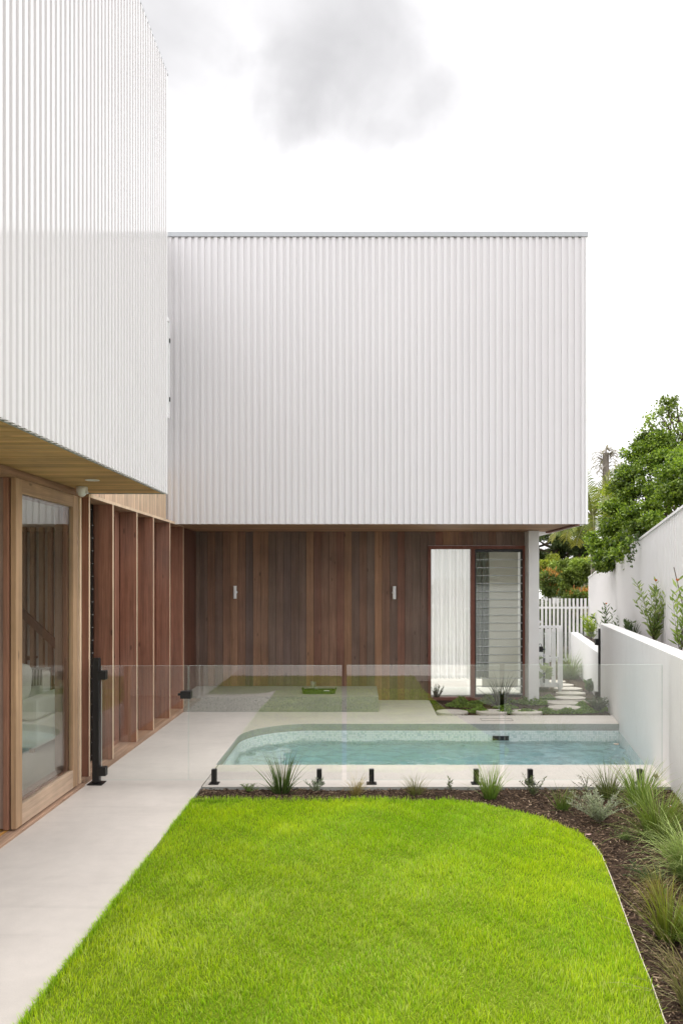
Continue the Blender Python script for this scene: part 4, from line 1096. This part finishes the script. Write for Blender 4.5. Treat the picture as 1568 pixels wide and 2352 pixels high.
leafy(G(1000, 1612, -.03), 16, .30, .16, 420, .04, .008, (.02, .035, .02), (.07, .10, .055), 'small dark shrub at the corner of the window frame', seed=31)
leafy(G(1372, 1637, -.03), 40, .24, .20, 1500, .035, .012, (.05, .075, .05), (.17, .21, .14), 'rounded grey green shrub at the foot of the retaining wall', seed=32)
leafy(G(1352, 1592, -.03), 12, .20, .12, 110, .10, .055, (.03, .07, .018), (.10, .19, .045), 'small glossy green plant against the lower wall by the stepping stones', seed=33)
vp = leafy((3.22, 13.45, -.03), 5, .78, .12, 14, .22, .11, (.14, .2, .07), (.4, .44, .25), 'tall stemmed plant with big variegated leaves beside the white column', seed=35, leaf_ang=1.2, z_from=.65, name='variegated_plant')

# flower, fallen leaves
def fallen(px, py, z, s, col, lab, name='fallen_leaf', cat='leaf', curl=.3):
    c = G(px, py, z); a = rnd.uniform(0, 6.28); u = Vector((math.cos(a), math.sin(a), 0)); v = Vector((-math.sin(a), math.cos(a), 0)); vs = []; fs = []
    for i in range(7):
        t = i/6-.5; w = s*.45*(1-(2*t)**2)**.7+.001
        for k in (-1, 0, 1): p = c+u*(t*s*2)+v*(k*w)+Vector((0, 0, .006+curl*s*(abs(k)*.5+2*t*t))); vs.append(p)
    for i in range(6):
        for k in range(2): fs.append((i*3+k, i*3+k+1, i*3+k+4, i*3+k+3))
    q = MB(); q.add(vs, fs); o = q.build(name, plain(name+'_skin', col, .7, .2, .2, 80), smooth=True)
    so_ = o.modifiers.new('s', 'SOLIDIFY'); so_.thickness = .001
    props(o, lab, cat)
fallen(1506, 1790, .002, .055, (.16, .11, .05), 'curled brown fallen leaf on the coping beside the last spigot', curl=.8)
fallen(1350, 1920, -.02, .028, (.5, .34, .3), 'pinkish fallen leaf where the lawn edge meets the mulch')
fallen(1520, 2050, -.035, .03, (.28, .12, .05), 'rust brown fallen leaf beside the tiny seedling')
fallen(445, 1812, -.035, .03, (.5, .33, .18), 'tan fallen leaf in the mulch corner by the path')
fc = G(1540, 1856, -.02)
ft = thing('frangipani_flower', 'white five petalled flower with orange centre lying on the mulch by the wall', 'flower', fc)
for k in range(5):
    a = k*1.2566; d = Vector((math.cos(a), math.sin(a)*.9, .35)).normalized(); s_ = Vector((-math.sin(a), math.cos(a), 0))
    q = MB(); q.add([fc+d*.006, fc+d*.028+s_*.014+Vector((0, 0, .004)), fc+d*.042, fc+d*.028-s_*.014], [(0, 1, 2, 3)]); q.build('petal', M['ceramic'], ft)
q = MB(); q.lathe([(.002, 0), (.011, .006), (.009, .014), (.002, .016)], fc, 10); q.build('centre', FLOWER, ft)

# ground cover in the side bed
def cover(spots, n, seed):
    r = np.random.default_rng(seed); P_ = []; D_ = []
    for (px, py, rx, ry, h, k) in spots:
        c = G(px, py, -.03); m = int(n*k); u = np.sqrt(r.random(m)); a = r.uniform(0, 6.283, m)
        x = c.x+rx*u*np.cos(a); y = c.y+ry*u*np.sin(a); z = -.03+h*(1-u**2)*r.uniform(.3, 1, m)*(.6+.4*np.sin(x*19+y*7))+.01
        P_.append(np.stack([x, y, z], 1)); d = r.normal(0, 1, (m, 3)); d[:, 2] = np.abs(d[:, 2])*.5; D_.append(d)
    V, F, Cc = leaves_from(np.vstack(P_), np.vstack(D_), .035, .028, r, (.075, .16, .02), (.30, .46, .08))
    props(np_mesh('ground_cover', V, F, M['leaf'], col=Cc), kind='stuff')
cover([(1095, 1637, .28, .10, .09, 1.2), (1065, 1622, .30, .22, .16, 1.5), (1120, 1615, .20, .2, .14, .9), (1190, 1612, .30, .25, .12, 1.2), (1170, 1640, .3, .07, .08, 1.1), (1225, 1617, .25, .2, .15, 1.1),
       (1240, 1639, .45, .09, .08, 1.9), (1310, 1639, .35, .08, .08, 1.3), (1355, 1636, .2, .14, .12, .9), (1395, 1632, .12, .2, .14, .9), (1255, 1608, .14, .16, .15, .7), (1160, 1628, .2, .08, .07, .5), (1335, 1625, .10, .12, .09, .5)], 1500, 41)

# ------------------------------------------------------------------ trees
def crown(clumps, dens, L, w, seed, ca, cb, squash=.8):
    """leaves through the outer part of many small clumps; clumps: (x,y,z,r)"""
    r = np.random.default_rng(seed); P_ = []; D_ = []; T_ = []
    for (x, y, z, rad) in clumps:
        subs = max(9, int(rad*rad*75)); tone = r.uniform(-.4, .4)
        for _ in range(subs):
            d = r.normal(0, 1, 3); d /= np.linalg.norm(d); rr = rad*r.uniform(.15, 1.0); c = np.array([x, y, z])+d*rr*np.array([1, 1, squash])
            m = max(6, int(1.9*dens*r.uniform(.6, 1.5))); sr = rad*.30+.05
            o = r.normal(0, .5, (m, 3))*sr*np.array([1.2, 1.2, .75]); P_.append(c+o)
            D_.append(r.normal(0, .75, (m, 3))+d*.6+np.array([0, 0, -.15])); T_.append(np.full(m, tone+r.uniform(-.2, .2)))
    P_, D_, T_ = np.vstack(P_), np.vstack(D_), np.concatenate(T_)
    V, F, Cc = leaves_from(P_, D_, L, w, r, ca, cb)
    return V, F, Cc*np.repeat(1+T_, 4)[:, None]
def limb(mb, a, b_, r0, r1, r, n=6, wob=.06):
    a, b_ = Vector(a), Vector(b_); L = (b_-a).length; pts = []
    for k in range(n+1):
        u = k/n; p = a.lerp(b_, u)
        if 0 < k < n: p += Vector((r.normal(0, wob*L*.5), r.normal(0, wob*L*.5), r.normal(0, wob*L*.3)))
        pts.append(p)
    mb.tube(pts, [r0+(r1-r0)*k/n for k in range(n+1)], 7); return pts
def tree(lab, base, top, clumps, dens, L, w, seed, ca, cb, r0=.12, name='broadleaf_tree', extra=None, mat='leaf', limbs=14, bark='bark', cat='tree'):
    r = np.random.default_rng(seed); t = thing(name, lab, cat, base)
    m = MB(); limb(m, base, top, r0, r0*.55, r)
    idx = r.permutation(len(clumps))[:limbs]
    for i in idx:
        x, y, z, rad = clumps[i]; s = Vector(base).lerp(Vector(top), r.uniform(.5, 1.0)); limb(m, s, (x, y, z), r0*.42, r0*.06, r)
    if extra: extra(m, r)
    m.build('trunk', M[bark], t)
    V, F, Cc = crown(clumps, dens, L, w, seed+1, ca, cb)
    np_mesh('crown', V, F, M[mat], t, col=Cc); return t
def cl(px, py, Y, rpx): p = P(px, py, Y); return (p.x, p.y, p.z, rpx*Y/FPX)
def fy(px, d): return FEN0/(((px-825)/FPX)-WALLK)+d
# big glossy tree leaning over the fence
big = [cl(1375, 1283, 14.9, 26), cl(1400, 1290, 14.6, 26), cl(1432, 1278, 13.6, 26), cl(1455, 1255, 12.9, 22), cl(1372, 1250, 15.3, 28), cl(1405, 1250, 15.0, 30), cl(1437, 1240, 14.4, 30),
       cl(1470, 1215, 13.8, 28), cl(1500, 1195, 13.2, 24), cl(1395, 1222, 15.6, 28), cl(1425, 1205, 15.4, 34), cl(1460, 1185, 15.0, 36), cl(1500, 1165, 14.6, 34), cl(1535, 1145, 14.2, 34), cl(1565, 1120, 13.8, 36),
       cl(1410, 1165, 16.0, 30), cl(1440, 1145, 16, 36), cl(1475, 1125, 15.8, 40), cl(1515, 1110, 15.4, 42), cl(1555, 1085, 15, 44), cl(1425, 1115, 16.4, 26), cl(1450, 1085, 16.4, 34), cl(1485, 1070, 16.2, 40),
       cl(1525, 1055, 16, 40), cl(1462, 1045, 16.8, 28), cl(1490, 1025, 16.8, 32), cl(1520, 1015, 16.6, 32), cl(1600, 1080, 15, 60), cl(1610, 1160, 14, 50), cl(1580, 1040, 16, 40),
       cl(1438, 1088, 16.6, 20), cl(1478, 1012, 17, 20)]
tree('large dark glossy evergreen tree spilling over the white metal fence', (6.7, 15.6, -.1), (6.2, 15.6, 3.4), big, 62, .078, .044, 51, (.03, .07, .008), (.25, .35, .035), .14)
lime = [cl(1400, 1122, 17.4, 22), cl(1420, 1135, 17.2, 24), cl(1402, 1175, 17, 24), cl(1432, 1160, 17, 24), cl(1440, 1190, 16.6, 22)]
tree('yellow green bushy tree showing between the palm and the dark evergreen', (5.9, 17.6, -.1), (5.8, 17.6, 3.0), lime, 36, .075, .042, 53, (.17, .25, .018), (.52, .60, .06), .07)
airy = [cl(1490, 965, 17.2, 18), cl(1512, 945, 17.2, 18), cl(1535, 935, 17.2, 18), cl(1548, 955, 17.2, 22), cl(1500, 985, 17.4, 20), cl(1525, 975, 17.2, 20), cl(1560, 985, 17, 22), cl(1482, 1000, 17.4, 18),
        cl(1515, 1005, 17.2, 20), cl(1545, 1015, 17, 22), cl(1575, 960, 17, 24), cl(1590, 1000, 17, 30), cl(1600, 940, 17, 30), cl(1526, 922, 17.2, 10), cl(1545, 920, 17.2, 8)]
def twigs(m, r):
    hub = P(1578, 1062, 17.1)
    for px, py in ((1500, 985), (1490, 1010), (1518, 960), (1540, 950), (1505, 1028), (1555, 930), (1530, 1000), (1575, 960)):
        e = P(px, py, 17.1); pts = limb(m, hub, e, .05, .008, r, 6, .05)
        for k in (2, 3, 4): limb(m, pts[k], pts[k]+Vector((r.normal(0, .25), r.normal(0, .2), r.uniform(.1, .4))), .014, .004, r, 4)
tree('airy light green tree with visible branches rising above the dark evergreen', (7.6, 17.1, -.1), tuple(P(1578, 1062, 17.1)), airy, 7, .085, .046, 55, (.12, .19, .03), (.38, .48, .10), .10, extra=twigs)
# creeper sprig on the fence
sy = 11.9; fm0 = np.random.default_rng(3); pts_ = []; ds_ = []
tw = thing('creeper_sprig', 'dark leafy creeper sprig hanging over the top of the white metal fence', 'creeper', (fenx(sy)-.05, sy, 2.3))
mm = MB(); line = [Vector((fenx(sy)-.04-.02*k, sy-.03*k*.5, fz(sy)+.10-.05*k)) for k in range(10)]; mm.tube(line, .004, 5); mm.build('stem', M['bark'], tw)
for p in line:
    for _ in range(12): pts_.append(tuple(p+Vector(fm0.normal(0, .035, 3)))); ds_.append(fm0.normal(0, 1, 3)+np.array([0, 0, -.7]))
V, F, Cc = leaves_from(np.array(pts_), np.array(ds_), .06, .03, fm0, (.03, .06, .012), (.10, .16, .04)); np_mesh('foliage', V, F, M['leaf'], tw, col=Cc)

# palms
def palm(lab, base, top, fronds, L, seed, ca, cb, r0=.12, droop=1.5, leaflet=.42, bark='greybark'):
    r = np.random.default_rng(seed); t = thing('palm_tree', lab, 'palm', base); m = MB(); limb(m, base, top, r0, r0*.8, r, 8, .008)
    m.build('trunk', M[bark], t)
    for (az, el, lf, dr) in fronds:
        pts = []; p = Vector(top); e = el; n = 16; step = lf/n
        for k in range(n+1):
            pts.append(p.copy()); p = p+Vector((math.cos(az)*math.cos(e), math.sin(az)*math.cos(e), math.sin(e)))*step; e -= dr/n*(.4+1.2*k/n)
        mb = MB(); mb.tube(pts, [.022*(1-.8*k/n) for k in range(n+1)], 5)
        fo = mb.build('frond', M['greenstem'], t)
        B, A, T, LL = [], [], [], []
        V_, F_, C_ = [], [], []; off = 0
        for k in range(2, n):
            for sub in range(2):
                a, b_ = pts[k], pts[k+1]; q = a.lerp(b_, sub/2); tg = (b_-a).normalized(); sd = tg.cross(Vector((0, 0, 1)));
                if sd.length < .1: sd = Vector((-math.sin(az), math.cos(az), 0))
                sd.normalize(); upv = sd.cross(tg)
                u = k/n; ll = leaflet*math.sin(math.pi*min(1, .12+.85*u))**.6
                for s_ in (-1, 1):
                    d = (sd*s_*.85+tg*.55+upv*.15).normalized(); pp = [q]; dd = d.copy()
                    for j in range(3): pp.append(pp[-1]+dd*ll/3); dd = (dd+Vector((0, 0, -.28+r.normal(0, .06)))).normalized()
                    wv = tg*.009; k_ = r.random(); col = np.array(ca)*(1-k_)+np.array(cb)*k_
                    if u > .75: col = col*.6+np.array([.4, .32, .02])*.4
                    for j, x in enumerate(pp):
                        ww = wv*(1.2 if j in (1, 2) else (.8 if j == 0 else .15)); V_ += [tuple(x-ww), tuple(x+ww)]; C_ += [col, col]
                    for j in range(3): F_.append((off+2*j, off+2*j+1, off+2*j+3, off+2*j+2))
                    off += 8
        np_mesh('leaflet_blade', np.array(V_), np.array(F_), M['leaf'], fo, col=np.array(C_))
    return t
M['greenstem'] = plain('frond_stem', (.25, .25, .12), .6, .3, .15, 10)
pt_ = P(1360, 1188, 18.6)
palm('green palm with arching yellowing fronds behind the corner of the upper storey', (pt_.x+.1, 18.7, -.1), tuple(pt_), [
    (R(195), R(28), 1.35, 2.3), (R(215), R(5), 1.3, 1.9), (R(160), R(50), 1.5, 1.2), (R(120), R(65), 1.5, 1.0), (R(175), R(72), 1.4, .9), (R(60), R(60), 1.5, 1.3), (R(20), R(55), 1.4, 1.4), (R(330), R(40), 1.4, 1.8),
    (R(270), R(35), 1.4, 1.9), (R(190), R(-5), 1.3, 1.2), (R(240), R(60), 1.3, 1.4), (R(255), R(10), 1.2, 2.0), (R(285), R(-15), 1.1, 1.2), (R(300), R(20), 1.2, 2.0), (R(225), R(-25), 1.1, .9), (R(320), R(75), 1.5, .8), (R(200), R(80), 1.5, .6)], 1.4, 61, (.10, .15, .02), (.34, .38, .06), .09)
# dead palm: pale trunk with hanging dry fronds
dp = thing('dead_palm', 'pale leafless palm trunk with dry hanging fronds against the sky', 'palm', (0, 0, 0))
dp.location = P(1392, 1337, 30); dp.location.z = -.1; ORG[dp.name] = dp.location.copy()
r_ = np.random.default_rng(5); m = MB(); tp = P(1391, 1040, 30); limb(m, dp.location, tp, .17, .12, r_, 8, .004); m.build('trunk', M['greybark'], dp)
nf = 170; az = r_.uniform(0, 6.28, nf); hz = r_.random(nf)
base = np.stack([tp.x+.16*np.cos(az), tp.y+.16*np.sin(az), tp.z-hz**1.6*1.9+.1], 1)
V, F, Cc = ribbons(base, az, r_.uniform(.7, 1.7, nf), r_.uniform(.25, .75, nf), np.full(nf, .09), r_.uniform(1.8, 2.8, nf), 6, arr(nf, (.30, .27, .24)), arr(nf, (.46, .43, .41)), twist=r_.uniform(0, 6.28, nf))
np_mesh('dry_fronds', V, F, M['leaf'], dp, col=Cc)

# trees and shrubs beyond the picket fence
con = []; rr = np.random.default_rng(8)
for i in range(84): con.append(cl(rr.uniform(1195, 1365), rr.uniform(1205, 1345), rr.uniform(33, 35), rr.uniform(10, 17)))
tree('dark pine like tree with clumped needles far behind the picket fence', P(1290, 1410, 34.5), P(1285, 1225, 34.5), con, 34, .15, .05, 71, (.035, .06, .018), (.13, .17, .05), .22, name='pine_tree', limbs=26)
for lab, (cx, cy, Y), n_, sx, sy_, rp, ca, cb, sd_ in (
        ('rounded feathery green tree behind the picket fence below the palm frond', (1310, 1330, 25), 34, 42, 34, 13, (.09, .14, .02), (.28, .36, .06), 81),
        ('lime yellow bushy tree between the pine and the rounded tree', (1300, 1305, 27.5), 22, 50, 18, 13, (.14, .19, .015), (.38, .40, .05), 82)):
    rr = np.random.default_rng(sd_); cs = [cl(cx+rr.uniform(-sx, sx), cy+rr.uniform(-sy_, sy_), Y+rr.uniform(-.5, .5), rp*rr.uniform(.8, 1.3)) for _ in range(n_)]
    tree(lab, P(cx, 1440, Y+.4), P(cx, cy, Y+.4), cs, 34, .12, .04, sd_, ca, cb, .1)
for lab, (cx, cy, Y), n_, sx, sy_, rp, sd_ in (
        ('conical shrub with orange red tips above the fence beside the white column', (1261, 1336, 21.5), 16, 13, 28, 11, 84),
        ('spreading shrub with coppery new growth above the fence by the metal fence end', (1328, 1374, 21), 16, 26, 12, 9, 85)):
    rr = np.random.default_rng(sd_); cs = [cl(cx+rr.uniform(-sx, sx), cy+rr.uniform(-sy_, sy_), Y+rr.uniform(-.25, .25), rp*rr.uniform(.8, 1.2)) for _ in range(n_)]
    t = tree(lab, P(cx, 1455, Y+.2), P(cx, cy, Y+.2), cs, 22, .10, .032, sd_, (.05, .09, .015), (.20, .26, .05), .05, name='red_tipped_shrub', cat='shrub')
    n2__ = 420; tp_ = np.array([[c[0], c[1], c[2]] for c in cs])[rr.integers(0, n_, n2__)]+rr.normal(0, rp*.5*Y/FPX, (n2__, 3)); tp_[:, 2] += rp*.5*Y/FPX
    V, F, Cc = leaves_from(tp_, rr.normal(0, .4, (n2__, 3))+np.array([0, 0, 1]), .12, .03, rr, (.35, .12, .03), (.55, .28, .07)); np_mesh('new_growth', V, F, M['leaf'], t, col=Cc)
hs = []; rr = np.random.default_rng(9)
for i in range(60): hs.append((rr.uniform(3.6, 6.3), rr.uniform(20.2, 21.2), rr.uniform(.0, 1.35), rr.uniform(.16, .28)))
t = thing('hedge', 'dark green mixed hedge directly behind the white picket fence', 'hedge', (5, 20.6, -.1))
V, F, Cc = crown(hs, 22, .10, .045, 91, (.03, .06, .012), (.14, .19, .04)); np_mesh('foliage', V, F, M['leaf'], t, col=Cc)
m = MB()
for i in range(8): limb(m, (3.8+i*.32, 20.7, -.1), (3.8+i*.32+rr.normal(0, .1), 20.7, 1.1), .03, .01, rr)
m.build('stem', M['bark'], t)
# neighbour's house
nh = thing('neighbour_house', 'neighbouring house with pale gabled roof glimpsed behind the red tipped shrub', 'house', (5.2, 29, -.1))
ap = P(1268, 1352, 27.5); e1 = P(1312, 1386, 27.5); hwid = e1.x-ap.x
q = MB(); q.add([(ap.x-hwid, 27.4, e1.z), (ap.x+hwid, 27.4, e1.z), (ap.x, 27.4, ap.z), (ap.x-hwid, 33, e1.z), (ap.x+hwid, 33, e1.z), (ap.x, 33, ap.z)], [(0, 1, 2), (3, 5, 4), (0, 2, 5, 3), (1, 4, 5, 2), (0, 3, 4, 1)]); q.build('roof', M['roof'], nh)
q = MB(); q.box(ap.x-hwid*.85, ap.x+hwid*.85, 27.6, 32.8, -.1, e1.z-.003); q.build('wall', M['white'], nh)
